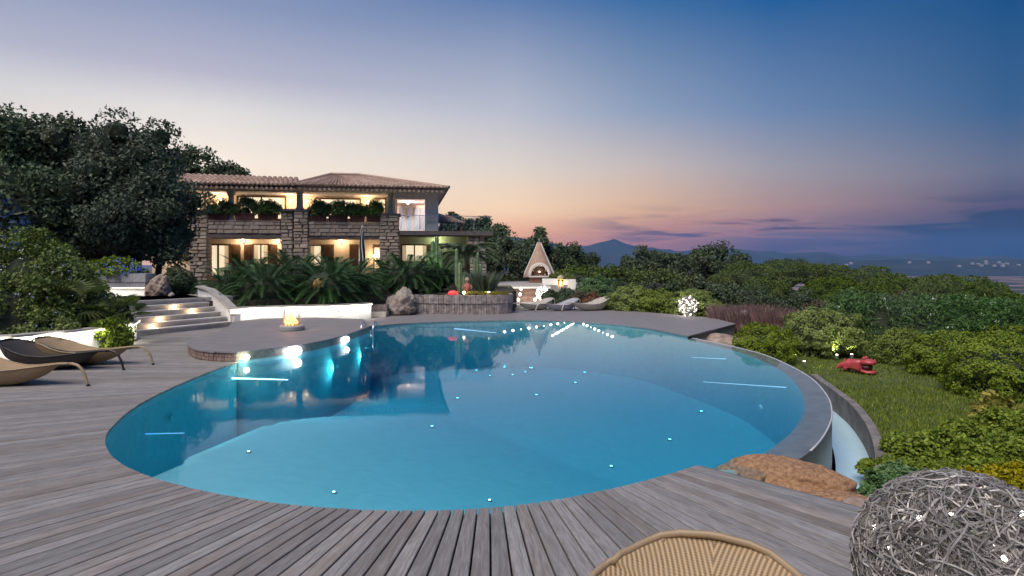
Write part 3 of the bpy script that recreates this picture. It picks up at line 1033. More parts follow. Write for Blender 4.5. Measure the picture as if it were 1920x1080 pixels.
# strings of lights running into the water at the far edge
m_bulb = glow('string_glow', (.85, .95, 1), 5)
bulb_me = MB().lathe([(0, -.05), (.036, -.035), (.05, 0), (.036, .035), (0, .05)], k=8)
def light_string(a, b_, n, label, sc_=1.0):
    a, b_ = G(*a, z=-.05), G(*b_, z=-.05)
    t_ = thing('light_string', label, 'light string', a)
    MB().tube([(0, 0, 0), ((b_ - a) * .5 + Vector((0, 0, -.015)))[:], (b_ - a)[:]], .008, 5).build('cable', m_ring, t_)
    first = None
    for i in range(n):
        u = i / (n - 1)
        o = bulb_me.build('bulb', m_bulb, t_, True) if first is None else obj('bulb', first.data, None, t_)
        first = first or o
        o.location = (b_ - a) * u
        s = sc_ * .8 * (.55 + .8 * abs(math.sin(i * 2.1)))
        o.scale = (s, s, s * .8)
    lamp('string_lamp', 'POINT', ((b_ - a) * .5 + Vector((0, 0, .3)))[:], 5, (.8, .93, 1), t_, .1)
light_string((1058, 605), (946, 622), 9, 'left string of small white lights running into the water at the far pool edge', .8)
light_string((1076, 606), (1036, 629), 14, 'middle bright string of white lights running into the water at the far pool edge', .65)
light_string((1088, 605), (1148, 631), 9, 'right string of small white lights running into the water at the far pool edge', .75)

# ================================================================== HOUSE
HA = R(10)
house = thing('villa', 'two storey stone and plaster villa with tiled roof and lit loggias', 'house', (-9.15, 32.7, 0), HA)
def HP(px, py, v=0.):
    """local (u, z) of a photo pixel on the plane v metres behind the front"""
    ox, oy = -9.15 - math.sin(HA) * v, 32.7 + math.cos(HA) * v
    t_ = (px - 960) / F
    u = (t_ * oy - ox) / (math.cos(HA) - t_ * math.sin(HA))
    Y = oy + u * math.sin(HA)
    return u, H + (HOR - py) / F * Y
def hbox(name, px0, px1, py0, py1, v0, v1, mat, parent=None, vref=None):
    vr = v0 if vref is None else vref
    u0, z1 = HP(px0, py0, vr)
    u1, _ = HP(px1, py0, vr)
    um, z0 = HP((px0 + px1) / 2, py1, vr)
    _, z1 = HP((px0 + px1) / 2, py0, vr)
    return MB().box(u0, u1, v0, v1, z0, z1).build(name, mat, parent or house)
m_plaster = pbr('warm_plaster', (.66, .52, .37), (.74, .60, .44), rough=.9, scale=2, bump=.004)
m_pink = pbr('pale_plaster', (.70, .61, .56), (.78, .69, .64), rough=.9, scale=2, bump=.004)
m_stone = pbr('villa_stone', (.30, .235, .185), (.50, .41, .34), rough=.9, scale=5, bump=.02, objvar=.2)
m_mort = pbr('dark_mortar', (.14, .115, .095), (.19, .16, .135), rough=.95)
m_col = pbr('pale_column_stone', (.5, .48, .48), (.6, .58, .57), rough=.7, scale=6)
m_wood = pbr('brown_joinery', (.10, .055, .03), (.16, .09, .05), rough=.55, scale=4, stretch=(1, 1, .2))
m_slab = pbr('dark_slab', (.10, .085, .085), (.15, .13, .13), rough=.8)
m_lit = pbr('lit_window', (.8, .7, .5), (.9, .85, .7), rough=.3, scale=1.6, emit=(1.0, .82, .55), estr=.58)
m_lit2 = pbr('lit_window_pale', (.8, .75, .6), (.9, .85, .7), rough=.3, emit=(1.0, .84, .58), estr=.62)
m_curt = pbr('cream_curtain', (.7, .62, .48), (.8, .72, .58), rough=.9, scale=8, stretch=(4, 4, .3), emit=(1, .74, .42), estr=.22)

stone_meshes = []
for s in range(5):
    V, T = ICO2
    sg = np.sign(V) * np.abs(V) ** .28
    rg = np.random.default_rng(s)
    # roughly squared stone
    mb = MB()
    e = .09
    pts = []
    for z in (0, 1):
        for x, y in ((0, 0), (1, 0), (1, 1), (0, 1)):
            pts.append(np.array([x, y, z]) - .5 + rg.uniform(-.05, .05, 3))
    P8 = np.array(pts)
    fr_ = [(0, 1, 5, 4), (1, 2, 6, 5), (2, 3, 7, 6), (3, 0, 4, 7)]
    V_ = list(P8)
    Fs = [(0, 3, 2, 1), (4, 5, 6, 7)]
    for q_ in fr_:
        c_ = P8[list(q_)].mean(0)
        nn = c_ / np.linalg.norm(c_)
        i0 = len(V_)
        for k_ in q_:
            V_.append(P8[k_] * .80 + c_ * .20 + nn * .07)
        Fs.append((i0, i0 + 1, i0 + 2, i0 + 3))
        for k_ in range(4):
            Fs.append((q_[k_], q_[(k_ + 1) % 4], i0 + (k_ + 1) % 4, i0 + k_))
    me = bpy.data.meshes.new('stone')
    me.from_pydata([tuple(v) for v in V_], [], Fs)
    me.materials.append(m_stone)
    stone_meshes.append(me)
srng = random.Random(21)
def stonework(part, u0, u1, v0, v1, z0, z1, ch=.24, cw=.5, batter=0.):
    z = z0
    while z < z1 - .05:
        h_ = min(ch * srng.uniform(.75, 1.3), z1 - z)
        k = (z - z0) / (z1 - z0)
        a0, a1 = u0 - batter * (1 - k), u1 + batter * (1 - k)
        u = a0
        while u < a1 - .02:
            w_ = min(cw * srng.uniform(.6, 1.35), a1 - u)
            if a1 - u - w_ < .18:
                w_ = a1 - u
            o = obj('stone', srng.choice(stone_meshes), None, part)
            o.location = (u + w_ / 2, (v0 + v1) / 2 - batter * (1 - k) * .5, z + h_ / 2)
            o.scale = ((w_ - .02), (v1 - v0) + srng.uniform(-.02, .04), (h_ - .018))
            u += w_
        z += h_
def pillar(px0, px1, py0, py1, v0=0., v1=.75, batter=0., name='stone_pillar', ch=.19, cw=.40):
    u0, _ = HP(px0, py0, v0)
    u1, _ = HP(px1, py0, v0)
    _, z1 = HP((px0 + px1) / 2, py0, v0)
    _, z0 = HP((px0 + px1) / 2, py1, v0)
    z0 = max(z0, .6)
    part = MB().box(u0 + .04, u1 - .04, v0 + .05, v1 - .05, z0, z1 - .01).build(name, m_mort, house)
    stonework(part, u0, u1, v0, v1, z0, z1, ch, cw, batter)
    return part
pillar(355, 389, 434, 540, 0, .8)
pillar(527, 549, 396, 540, 0, .8)
pillar(551, 578, 396, 540, -.1, .8)
pillar(713, 748, 404, 540, -.1, .9, batter=.06)
pillar(878, 908, 442, 530, 0, .9, batter=.18)
pillar(338, 390, 397, 433, 0, .5, name='stone_parapet', ch=.2, cw=.45)
pillar(391, 526, 413, 438, 0, .4, name='stone_parapet', ch=.18, cw=.42)
pillar(579, 712, 416, 443, 0, .4, name='stone_parapet', ch=.18, cw=.42)
hbox('cap_stone', 526, 580, 392, 396, -.16, .86, m_slab, vref=-.1)
hbox('cap_stone', 708, 752, 400, 404, -.16, .96, m_slab, vref=-.1)
hbox('cap_stone', 336, 392, 394, 397, -.05, .55, m_slab)
hbox('floor_slab', 338, 712, 439, 446, .02, 8, m_slab, vref=0)
# upper storey
def hwall(name, px0, px1, py0, py1, v, th, mat):
    return hbox(name, px0, px1, py0, py1, v, v + th, mat)
hwall('upper_wall', 320, 745, 345, 445, 2.4, .3, m_plaster)
hbox('loggia_ceiling', 335, 742, 352, 355, -.2, 2.6, m_plaster, vref=0)
hbox('eave_beam', 345, 556, 352, 358, .05, .35, m_pink)
hbox('eave_beam', 553, 742, 352, 360, .0, .35, m_pink)
def column_(px0, px1, py0, py1, v=.2):
    u0, _ = HP(px0, py0, v)
    u1, _ = HP(px1, py0, v)
    _, z1 = HP((px0 + px1) / 2, py0, v)
    _, z0 = HP((px0 + px1) / 2, py1, v)
    r_, uc = (u1 - u0) / 2 * .78, (u0 + u1) / 2
    MB().lathe([(r_ * 1.35, z0), (r_ * 1.35, z0 + .1), (r_ * 1.02, z0 + .14), (r_ * .92, z1 - .3), (r_ * 1.1, z1 - .24), (r_ * 1.4, z1 - .16), (r_ * 1.4, z1)], (uc, v + .2, 0), 14).build('column', m_col, house, True)
column_(424, 439, 357, 415)
column_(553, 569, 353, 393)
column_(725, 739, 356, 401)
# right bay
hbox('bay_lintel', 738, 822, 354, 373, .1, .4, m_pink)
hbox('bay_pier', 797, 822, 373, 437, .1, .4, m_pink)
hbox('bay_pier', 736, 741, 373, 437, .1, .4, m_pink)
u1, zt = HP(822, 354, .1)
u0, zb = HP(738, 437, .1)
zb = HP(780, 437, .1)[1]
zt = HP(780, 354, .1)[1]
MB().box(u1 - .3, u1, .4, 7.5, zb, zt).build('bay_side_wall', m_pink, house)
MB().box(u0 - .2, u1, 7.5, 7.8, zb, zt).build('bay_back_wall', m_pink, house)
MB().box(u0 - .2, u1, .4, 7.8, zt - .12, zt + .05).build('bay_ceiling', pbr('white_ceiling', (.7, .66, .62)), house)
MB().box(u0 - .2, u1, .1, 7.8, zb - .18, zb).build('bay_floor', m_slab, house)
m_dglass = pbr('dusk_sky_pane', (.42, .48, .62), (.52, .58, .7), rough=.08, spec=.7, scale=2)  # dusk sky beyond these opaque panes is painted into their colour
for i in range(4):
    x0 = u0 + .25 + i * (u1 - u0 - .5) / 4
    x1 = x0 + (u1 - u0 - .5) / 4 - .06
    wn = MB().box(x0, x1, 7.42, 7.48, zb + .05, zt - .4).build('window', m_col, house)
    MB().box(x0 + .07, x1 - .07, 7.38, 7.42, zb + .12, zt - .47).build('pane', m_dglass, wn)
for y in (1.2, 2.6, 4.0, 5.4):
    wn = MB().box(u1 - .36, u1 - .31, y, y + 1.2, zb + .1, zt - .45).build('window', m_col, house)
    MB().box(u1 - .39, u1 - .36, y + .07, y + 1.13, zb + .17, zt - .52).build('pane', m_dglass, wn)
# windows
def window(px0, px1, py0, py1, v, panes=2, mat=None, fr=.07, name='window', curtain=True):
    u0, _ = HP(px0, py0, v)
    u1, _ = HP(px1, py0, v)
    z1 = HP((px0 + px1) / 2, py0, v)[1]
    z0 = HP((px0 + px1) / 2, py1, v)[1]
    w_ = MB().box(u0, u1, v - .08, v - .01, z1 - fr, z1).build(name, m_wood, house)
    MB().box(u0, u1, v - .08, v - .01, z0, z0 + fr).build('sill', m_wood, w_)
    pw = (u1 - u0) / panes
    for i in range(panes + 1):
        x = u0 + i * pw
        MB().box(x - (fr / 2 if 0 < i < panes else (0 if i == 0 else fr)), x + (fr / 2 if 0 < i < panes else (fr if i == 0 else 0)), v - .085, v - .012, z0 + fr, z1 - fr).build('mullion', m_wood, w_)
    for i in range(panes):
        MB().box(u0 + i * pw + fr * .5, u0 + (i + 1) * pw - fr * .5, v - .045, v - .02, z0 + fr * .8, z1 - fr * .8).build('pane', mat or m_lit, w_)
        if curtain:
            x = u0 + i * pw + (fr if i % 2 == 0 else pw - fr - .22)
            MB().box(x, x + .22, v - .06, v - .05, z0 + fr, z1 - fr).build('curtain', m_curt, w_)
    return w_
window(352, 386, 362, 395, 2.4, 2)
window(444, 537, 368, 412, 2.4, 2, m_lit2)
window(590, 677, 372, 412, 2.4, 2, m_lit2)
window(702, 724, 372, 412, 2.4, 1)
# lower storey
hwall('lower_wall', 290, 750, 446, 545, 2.5, .3, m_plaster)
hbox('lower_wall', 285, 356, 440, 545, .5, .8, m_plaster)
window(386, 433, 457, 520, 2.5, 2, fr=.1, name='door')
window(474, 505, 457, 497, 2.5, 2)
window(580, 604, 459, 500, 2.5, 1)
window(700, 716, 462, 510, 2.5, 1)
def shutter(px0, px1, py0, py1, v):
    s_ = hbox('shutter', px0, px1, py0, py1, v - .07, v - .02, m_wood)
    z0 = HP(px0, py1, v - .07)[1]
    z1 = HP(px0, py0, v - .07)[1]
    u0, u1 = HP(px0, py0, v - .07)[0], HP(px1, py0, v - .07)[0]
    lv = MB()
    z = z0 + .08
    while z < z1 - .1:
        lv.box(u0 + .05, u1 - .05, v - .09, v - .075, z, z + .05)
        z += .09
    o = lv.build('louvres', m_wood, s_)
    o['kind'] = 'stuff'
for a, b_ in ((434, 451), (457, 473), (506, 520), (605, 626), (655, 672), (566, 579)):
    shutter(a, b_, 458, 500, 2.5)
shutter(330, 353, 455, 488, .5)
# right low wing with roof slab
hbox('roof_slab', 749, 925, 433, 441, -.3, 6, m_slab, vref=-.3)
hbox('slab_drip', 752, 920, 441, 443, -.2, -.1, m_wood, vref=-.2)
hwall('wing_wall', 748, 885, 443, 530, 1.6, .3, pbr('olive_plaster', (.42, .40, .28), (.5, .47, .34), rough=.9))
window(752, 802, 458, 492, 1.6, 2)
shutter(803, 822, 458, 492, 1.6)
bal = thing('glass_balustrade', 'clear glass balustrade with thin rail along the terrace over the low wing', 'balustrade', (-9.15, 32.7, 0), HA)
m_glass = bpy.data.materials.new('clear_glass')
m_glass.use_nodes = True
t = m_glass.node_tree
for n in list(t.nodes): t.nodes.remove(n)
q = NT(t)
gl = q.n('ShaderNodeBsdfGlossy', ins={'Roughness': .02})
tr = q.n('ShaderNodeBsdfTransparent', ins={'Color': (.88, .93, .95, 1)})
lwt = q.n('ShaderNodeLayerWeight', ins={0: .5})
gfac = q.m('ADD', q.m('MULTIPLY', q.m('POWER', lwt.outputs['Facing'], 4.0), .7), .04)
q.n('ShaderNodeOutputMaterial', ins={0: q.n('ShaderNodeMixShader', ins={0: gfac, 1: tr.outputs[0], 2: gl.outputs[0]}).outputs[0]})
ua, zr = HP(752, 404, -.2)
ub, _ = HP(922, 404, -.2)
zs = HP(830, 432, -.2)[1] + .02
npn = 5
for i in range(npn):
    a = ua + (ub - ua) * i / npn
    b_ = ua + (ub - ua) * (i + 1) / npn
    MB().box(a + .03, b_ - .03, -.2, -.185, zs, zs + .72).build('pane', m_glass, bal)
    MB().box(a - .015, a + .015, -.21, -.17, zs, zs + .76).build('post', m_steel, bal)
MB().box(ua, ub, -.215, -.165, zs + .76, zs + .79).build('rail', m_steel, bal)

# roof: rows of barrel tiles on sloped planes
m_roof = pbr('clay_tiles', (.24, .15, .11), (.52, .37, .29), rough=.85, scale=3, island=True)
def tile_plane(parent, e0, e1, r0, r1, name='roof_tiles', tw_=.21, rows=7):
    """e0-e1 eave, r0-r1 ridge (Vectors in house space)"""
    e0, e1, r0, r1 = [Vector(p) for p in (e0, e1, r0, r1)]
    nrm = (e1 - e0).cross(r0 - e0 if (r0 - e0).length > .1 else r1 - e0).normalized()
    if nrm.z < 0: nrm = -nrm
    n = max(2, int((e1 - e0).length / tw_))
    mb = MB()
    mb.add([e0 - nrm * .03, e1 - nrm * .03, r1 - nrm * .03, r0 - nrm * .03], [(0, 1, 2, 3)])
    K_ = 5
    for i in range(n):
        for rw in range(rows):
            ring_ = []
            for t_, lift in ((rw / rows, .035), ((rw + 1.12) / rows, .0)):
                t_ = min(t_, 1)
                a = (e0.lerp(e1, (i + .04) / n)).lerp(r0.lerp(r1, (i + .04) / n), t_)
                b_ = (e0.lerp(e1, (i + .96) / n)).lerp(r0.lerp(r1, (i + .96) / n), t_)
                wv = b_ - a
                ring_.append([a + wv * (.5 - .5 * math.cos(PI * k_ / (K_ - 1))) * 1.0 + nrm * (math.sin(PI * k_ / (K_ - 1)) * min(.1, wv.length * .5) + lift) for k_ in range(K_)])
            o_ = len(mb.v)
            mb.v += [tuple(p) for p in ring_[0]] + [tuple(p) for p in ring_[1]]
            mb.f += [(o_ + k_, o_ + k_ + 1, o_ + K_ + k_ + 1, o_ + K_ + k_) for k_ in range(K_ - 1)]
            mb.f.append(tuple(o_ + k_ for k_ in range(K_)))
    o = mb.build(name, m_roof, parent)
    o['kind'] = 'stuff'
    return o
roof = MB()
eL, zE = HP(338, 349, -.9)
eM, zE2 = HP(557, 347, -.9)
zE = HP(450, 346, -.9)[1]
rL, zR = HP(330, 328, 4.5)
rM = HP(560, 333, 4.5)[0]
zR = HP(430, 329, 4.5)[1]
zRr = HP(540, 334, 4.5)[1]
roofp = MB().add([(eL, -.85, zE - .12), (eM, -.85, zE - .12), (eM, 4.5, zRr - .12), (eL, 4.5, zR - .12)], [(0, 1, 2, 3)]).build('roof', m_wood, house)
tile_plane(roofp, (eL, -.9, zE), (eM, -.9, zE), (rL - 1, 4.5, zR), (rM, 4.5, zRr))
eA, _ = HP(549, 349, -1.1)
eB, _ = HP(842, 357, -1.1)
zF = HP(700, 351, -1.1)[1]
apx, zA = HP(650, 329, 4.2)
bB = eB + .3
tile_plane(roofp, (eA, -1.1, zF), (eB, -1.1, zF), (apx - .9, 4.2, zA), (apx + .8, 4.2, zA), rows=8)
tile_plane(roofp, (eB, -1.1, zF), (eB, 9.0, zF), (apx + .8, 4.2, zA), (apx + .8, 4.4, zA), rows=8)
tile_plane(roofp, (eA, 9.0, zF), (eA, -1.1, zF), (apx - .9, 4.4, zA), (apx - .9, 4.2, zA), rows=8)
MB().tube([(apx - .9, 4.2, zA + .06), (apx + .8, 4.2, zA + .06)], .1, 6).build('ridge_cap', m_roof, roofp)
MB().tube([(apx + .8, 4.2, zA + .06), (eB, -1.1, zF + .08)], .1, 6).build('ridge_cap', m_roof, roofp)
MB().tube([(apx - .9, 4.2, zA + .06), (eA, -1.1, zF + .08)], .1, 6).build('ridge_cap', m_roof, roofp)
MB().box(eA + .2, eB - .2, -.95, 8.8, zF - .14, zF - .05).build('soffit', m_pink, roofp)
MB().box(eL, eM, -.8, 4.5, zE - .16, zE - .1).build('soffit', m_pink, roofp)
# scalloped tile fringe below the eave
fr_ = MB()
x = eL
while x < eB - .2:
    yv = -.86 if x < eM else -1.06
    zz = (zE if x < eM else zF) - .08
    fr_.tube([(x, yv + .5, zz - .02), (x, yv, zz - .06)], .075, 6)
    x += .24
o = fr_.build('eave_tiles', m_roof, roofp)
o['kind'] = 'stuff'
# small tiled canopy behind the bay
ua, za = HP(822, 415, 5)
ub, zb2 = HP(872, 420, 5)
cano = thing('tiled_canopy', 'small low tiled canopy on posts at the right behind the villa', 'canopy', (-9.15, 32.7, 0), HA)
zr_ = HP(830, 399, 7)[1]
tile_plane(cano, (ua, 5, za), (ub, 5, zb2), (ua, 7.5, zr_), (ub - .6, 7.5, zr_ - .3), name='tiles')
for x in (ua + .2, ub - .2):
    MB().box(x - .08, x + .08, 5.1, 5.26, HP(830, 440, 5)[1], za - .02).build('post', m_wood, cano)
MB().box(ua, ub, 5.05, 5.3, za - .12, za - .02).build('beam', m_wood, cano)
# lamps of the house
def house_lamp(px, py, v, e, label, c_=(1, .74, .48), fixture=True, r_=.07):
    u, z = HP(px, py, v)
    X = Vector((-9.15, 32.7, 0)) + Matrix.Rotation(HA, 3, 'Z') @ Vector((u, v, 0))
    t_ = thing('wall_lamp', label, 'lamp', (X.x, X.y, z), HA)
    MB().lathe([(.03, -.1), (r_, -.06), (r_ * 1.1, .08), (.04, .12)], k=10).build('shade', glow('lamp_shade_glow', (1, .75, .42), 2.5), t_, True)
    MB().box(-.03, .03, 0.02, .12, -.04, .04).build('bracket', m_steel, t_)
    lamp('wall_bulb', 'POINT', (0, -.3, 0), e, c_, t_, .1)
house_lamp(413, 375, 2.25, 26, 'glowing wall lamp in the upper loggia left of the first column')
house_lamp(545, 378, 2.25, 22, 'glowing wall lamp in the upper loggia by the middle column')
house_lamp(690, 380, 2.25, 24, 'glowing wall lamp in the upper loggia right of the wide windows')
house_lamp(575, 378, 2.25, 16, 'glowing wall lamp in the upper loggia right of the middle column')
house_lamp(456, 452, 2.35, 28, 'glowing lamp under the lower left arcade of the villa')
house_lamp(522, 452, 2.35, 26, 'glowing lamp at the right end of the lower left arcade')
house_lamp(640, 452, 2.35, 28, 'glowing lamp under the lower middle arcade of the villa')
house_lamp(703, 480, 2.35, 26, 'glowing wall lamp low on the wall by the closed parasol')
house_lamp(820, 450, 1.45, 16, 'dim lamp under the slab of the low right wing', (.8, 1, .55))
house_lamp(765, 380, 5.2, 340, 'bright ceiling lamp inside the upper right bay', (1, .80, .68))
house_lamp(318, 478, .35, 12, 'small lamp on the left end wall of the villa')

# ================================================================== PLANTS
M_OAK = leafm('oak_leaf', (0.035, 0.060, 0.025), (0.131, 0.176, 0.088), .5, .2)
M_OLIVE = leafm('olive_leaf', (0.039, 0.064, 0.035), (0.150, 0.185, 0.124), .5, .2)
M_PINE = leafm('pine_needle', (0.034, 0.068, 0.014), (0.142, 0.196, 0.030), .6, .2)
M_MAQ = leafm('maquis_leaf', (0.041, 0.074, 0.016), (0.169, 0.216, 0.047), .5, .25)
M_MAQD = leafm('dark_scrub_leaf', (0.031, 0.056, 0.025), (0.105, 0.144, 0.066), .5, .2)
M_BOX = leafm('pittosporum_leaf', (.060, .105, .012), (.30, .36, .06), .4, .3)
M_BOXY = leafm('golden_leaf', (.16, .16, .015), (.55, .46, .05), .45, .3)
M_OLEA = leafm('oleander_leaf', (0.041, 0.101, 0.030), (0.162, 0.270, 0.095), .4, .25)
M_BROWN = leafm('brown_scrub_leaf', (.06, .052, .03), (.17, .145, .085), .6, .2)
M_CYC = leafm('cycad_leaflet', (0.024, 0.068, 0.019), (0.074, 0.142, 0.047), .35, .15)
M_PALM = leafm('palm_leaf', (0.041, 0.074, 0.030), (0.121, 0.162, 0.081), .4, .2)
M_FLOW = leafm('blue_flower', (.30, .36, .72), (.62, .68, .90), .6, .3)
M_WFLOW = leafm('white_flower', (.72, .74, .78), (.85, .86, .86), .6, .3)
M_PGRASS = leafm('purple_grass_blade', (.13, .07, .065), (.34, .22, .20), .7, .25)
M_GGRASS = leafm('grey_grass_blade', (.08, .11, .075), (.20, .25, .17), .7, .25)
M_BARK = pbr('bark', (.05, .038, .028), (.10, .08, .06), rough=.95, scale=7, stretch=(1, 1, .25), bump=.02)

def tree(name, label, loc, hgt, crown, seed, mat, n=9000, leaf=.16, lobes=34, lr=.36, trunk_r=.16, group=None, wid=.3, squash=.15, zc=None, lean=(0, 0), lobecore=.55):
    """hgt total height, crown = radii of the crown"""
    t_ = thing(name, label, 'tree', loc, 0, group)
    zc = zc if zc is not None else hgt - crown[2]
    V, Fs, mi = foliage(seed, crown, n, lobes, lr, leaf, wid, dome=False, core=0, lobecore=lobecore, spread=.82, squash=squash)
    V = V + np.array([lean[0], lean[1], zc])
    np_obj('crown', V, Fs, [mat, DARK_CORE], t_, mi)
    rg = random.Random(seed)
    mb = MB()
    top = Vector((lean[0], lean[1], zc - crown[2] * .15))
    fork = Vector((lean[0] * .5, lean[1] * .5, max(.6, zc - crown[2] * .8)))
    mb.tube([(0, 0, -.3), (fork.x * .4 + rg.uniform(-.1, .1), fork.y * .4, fork.z * .5), fork[:]], [trunk_r * 1.3, trunk_r, trunk_r * .85], 9)
    for k in range(6):
        a = k * 2 * PI / 6 + rg.uniform(-.3, .3)
        e = top + Vector((math.cos(a) * crown[0] * .62, math.sin(a) * crown[1] * .62, rg.uniform(-.2, .45) * crown[2]))
        m_ = fork.lerp(e, .5) + Vector((0, 0, .12 * crown[2]))
        mb.tube([fork[:], m_[:], e[:]], [trunk_r * .6, trunk_r * .35, trunk_r * .1], 6)
    mb.build('trunk', M_BARK, t_, True)
    return t_

def tree_at(px, py_top, Y, base_z, rx, rz, **kw):
    top = P(px, py_top, Y)
    lab, seed, mat = kw.pop('label'), kw.pop('seed'), kw.pop('mat')
    return tree(kw.pop('name', 'tree'), lab, (top.x, Y, base_z), top.z - base_z, (rx, rx * kw.pop('ky', .9), rz), seed, mat, **kw)

# big dark trees on the left
tree_at(20, 168, 24, UZ, 2.9, 3.6, label='tallest dark oak at the left edge above the flowering shrubs', seed=1, mat=M_OAK, n=15000, leaf=.20, lobes=46, lr=.30, trunk_r=.2, name='oak_tree', squash=0)
tree_at(142, 205, 25, UZ, 2.7, 3.3, label='dark oak between the tallest tree and the villa side tree', seed=2, mat=M_OAK, n=14000, leaf=.19, lobes=44, lr=.30, trunk_r=.2, name='oak_tree', squash=0)
tree_at(258, 214, 23.5, UZ, 2.55, 3.1, label='dark spreading olive tree overlapping the left end of the villa', seed=3, mat=M_OLIVE, n=16000, leaf=.17, lobes=46, lr=.30, trunk_r=.18, name='olive_tree', squash=0)
tree_at(190, 330, 22.2, UZ, 2.5, 1.6, label='lower olive crown in front of the tall oaks beside the stairs', seed=4, mat=M_OLIVE, n=10000, leaf=.16, lobes=36, lr=.36, trunk_r=.13, name='olive_tree')
tree_at(300, 318, 22.8, UZ, 1.5, 1.9, label='hanging olive crown right before the stone pillar of the villa', seed=14, mat=M_OLIVE, n=8000, leaf=.16, lobes=30, lr=.36, trunk_r=.12, name='olive_tree')
tree_at(70, 300, 21.5, UZ, 2.4, 2.0, label='dark oak foliage low at the left edge lit by a blue lamp', seed=15, mat=M_OAK, n=9000, leaf=.18, lobes=34, lr=.36, trunk_r=.14, name='oak_tree')
tree_at(-60, 230, 22, UZ, 3.0, 3.0, label='dark oak cut off by the left edge of the picture', seed=16, mat=M_OAK, n=9000, leaf=.2, lobes=34, lr=.34, trunk_r=.16, name='oak_tree')
tree_at(372, 278, 46, UZ, 2.6, 2.6, label='round dark tree rising behind the roof of the villa', seed=5, mat=M_OAK, n=5000, leaf=.28, lobes=26, lr=.34, name='oak_tree')
tree_at(418, 300, 45, UZ, 1.9, 1.8, label='small dark tree top behind the villa roof, right of the round one', seed=6, mat=M_OAK, n=4000, leaf=.26, lobes=24, lr=.34, name='oak_tree')
# blue garden spot in the trees
bs = thing('blue_spotlight', 'small garden spotlight throwing blue light into the left trees', 'spotlight', (-15.0, 17.9, 1.2))
MB().lathe([(.05, -.5), (.03, -.1), (.07, -.08), (.09, .1), (.06, .1)], k=10).build('lamp_body', m_ring, bs)
lamp('blue_beam', 'SPOT', (0, 0, .15), 520, (.03, .09, 1), bs, .05, 30, (-3.2, 4.5, 4.6))
# wall behind the trees
sw_ = thing('garden_wall', 'dim brown stone wall in the shade beneath the left trees', 'wall', (-22, 26.6, UZ - .1))
MB().box(0, 4.4, 0, .3, 0, 2.3).build('wall_body', m_mort, sw_)
stonework(sw_, 0, 4.4, -.04, .34, 0, 2.3, .34, .8)

# trees right of the villa and along the ridge
rid = [  # px, top, Y, rx, rz, mat, label
    (842, 398, 52, 1.2, 1.5, M_OAK, 'small dark tree top showing behind the glass balustrade'),
    (868, 405, 50, 1.5, 1.4, M_MAQD, 'dark bushy tree right of the tiled canopy'),
    (920, 390, 52, 1.6, 2.6, M_OAK, 'tall thin dark tree right of the low wing against the sky'),
    (905, 415, 48, 1.8, 2.2, M_OAK, 'dark tree just behind the end of the roof slab'),
    (950, 440, 42, 2.0, 2.2, M_OAK, 'dense dark tree filling the gap left of the oven'),
    (985, 445, 46, 1.8, 2.2, M_OAK, 'dense dark tree close behind the left side of the oven'),
    (1025, 414, 50, 1.7, 3.0, M_OAK, 'tall dark tree directly behind the pointed oven'),
    (1000, 440, 52, 1.2, 1.6, M_OAK, 'small dark tree top left of the tall tree behind the oven'),
    (1062, 452, 55, 1.6, 2.0, M_MAQD, 'dark tree right of the tall tree behind the oven'),
    (1095, 462, 60, 2.2, 2.0, M_MAQD, 'low dark tree left of the pointed blue mountain'),
    (1195, 460, 92, 2.6, 3.0, M_OAK, 'dark distant pine right of the pointed blue mountain'),
    (1225, 468, 95, 2.6, 2.4, M_OAK, 'second dark distant pine from the pointed mountain'),
    (1262, 472, 95, 2.8, 2.2, M_OAK, 'third dark distant pine from the pointed mountain'),
    (1305, 470, 85, 2.4, 2.4, M_OAK, 'dark distant tree left of the broad ridge tree'),
    (1345, 456, 72, 3.2, 3.4, M_OAK, 'broad dark tree standing highest on the ridge right of centre'),
    (1380, 470, 75, 2.2, 2.6, M_OAK, 'dark tree against the right side of the broad ridge tree'),
]
for i, (px, py, Y, rx, rz, mt, lb) in enumerate(rid):
    tp = P(px, py, Y)
    bz = min(.4, tp.z - 2 * rz - .8) if px > 940 else min(UZ, tp.z - 2 * rz - .3)
    tree_at(px, py, Y, bz, rx, rz, label=lb, seed=30 + i, mat=mt, n=4200, leaf=.26 * Y / 55, lobes=30, lr=.36, squash=0, lobecore=.6, group='trees on the ridge')
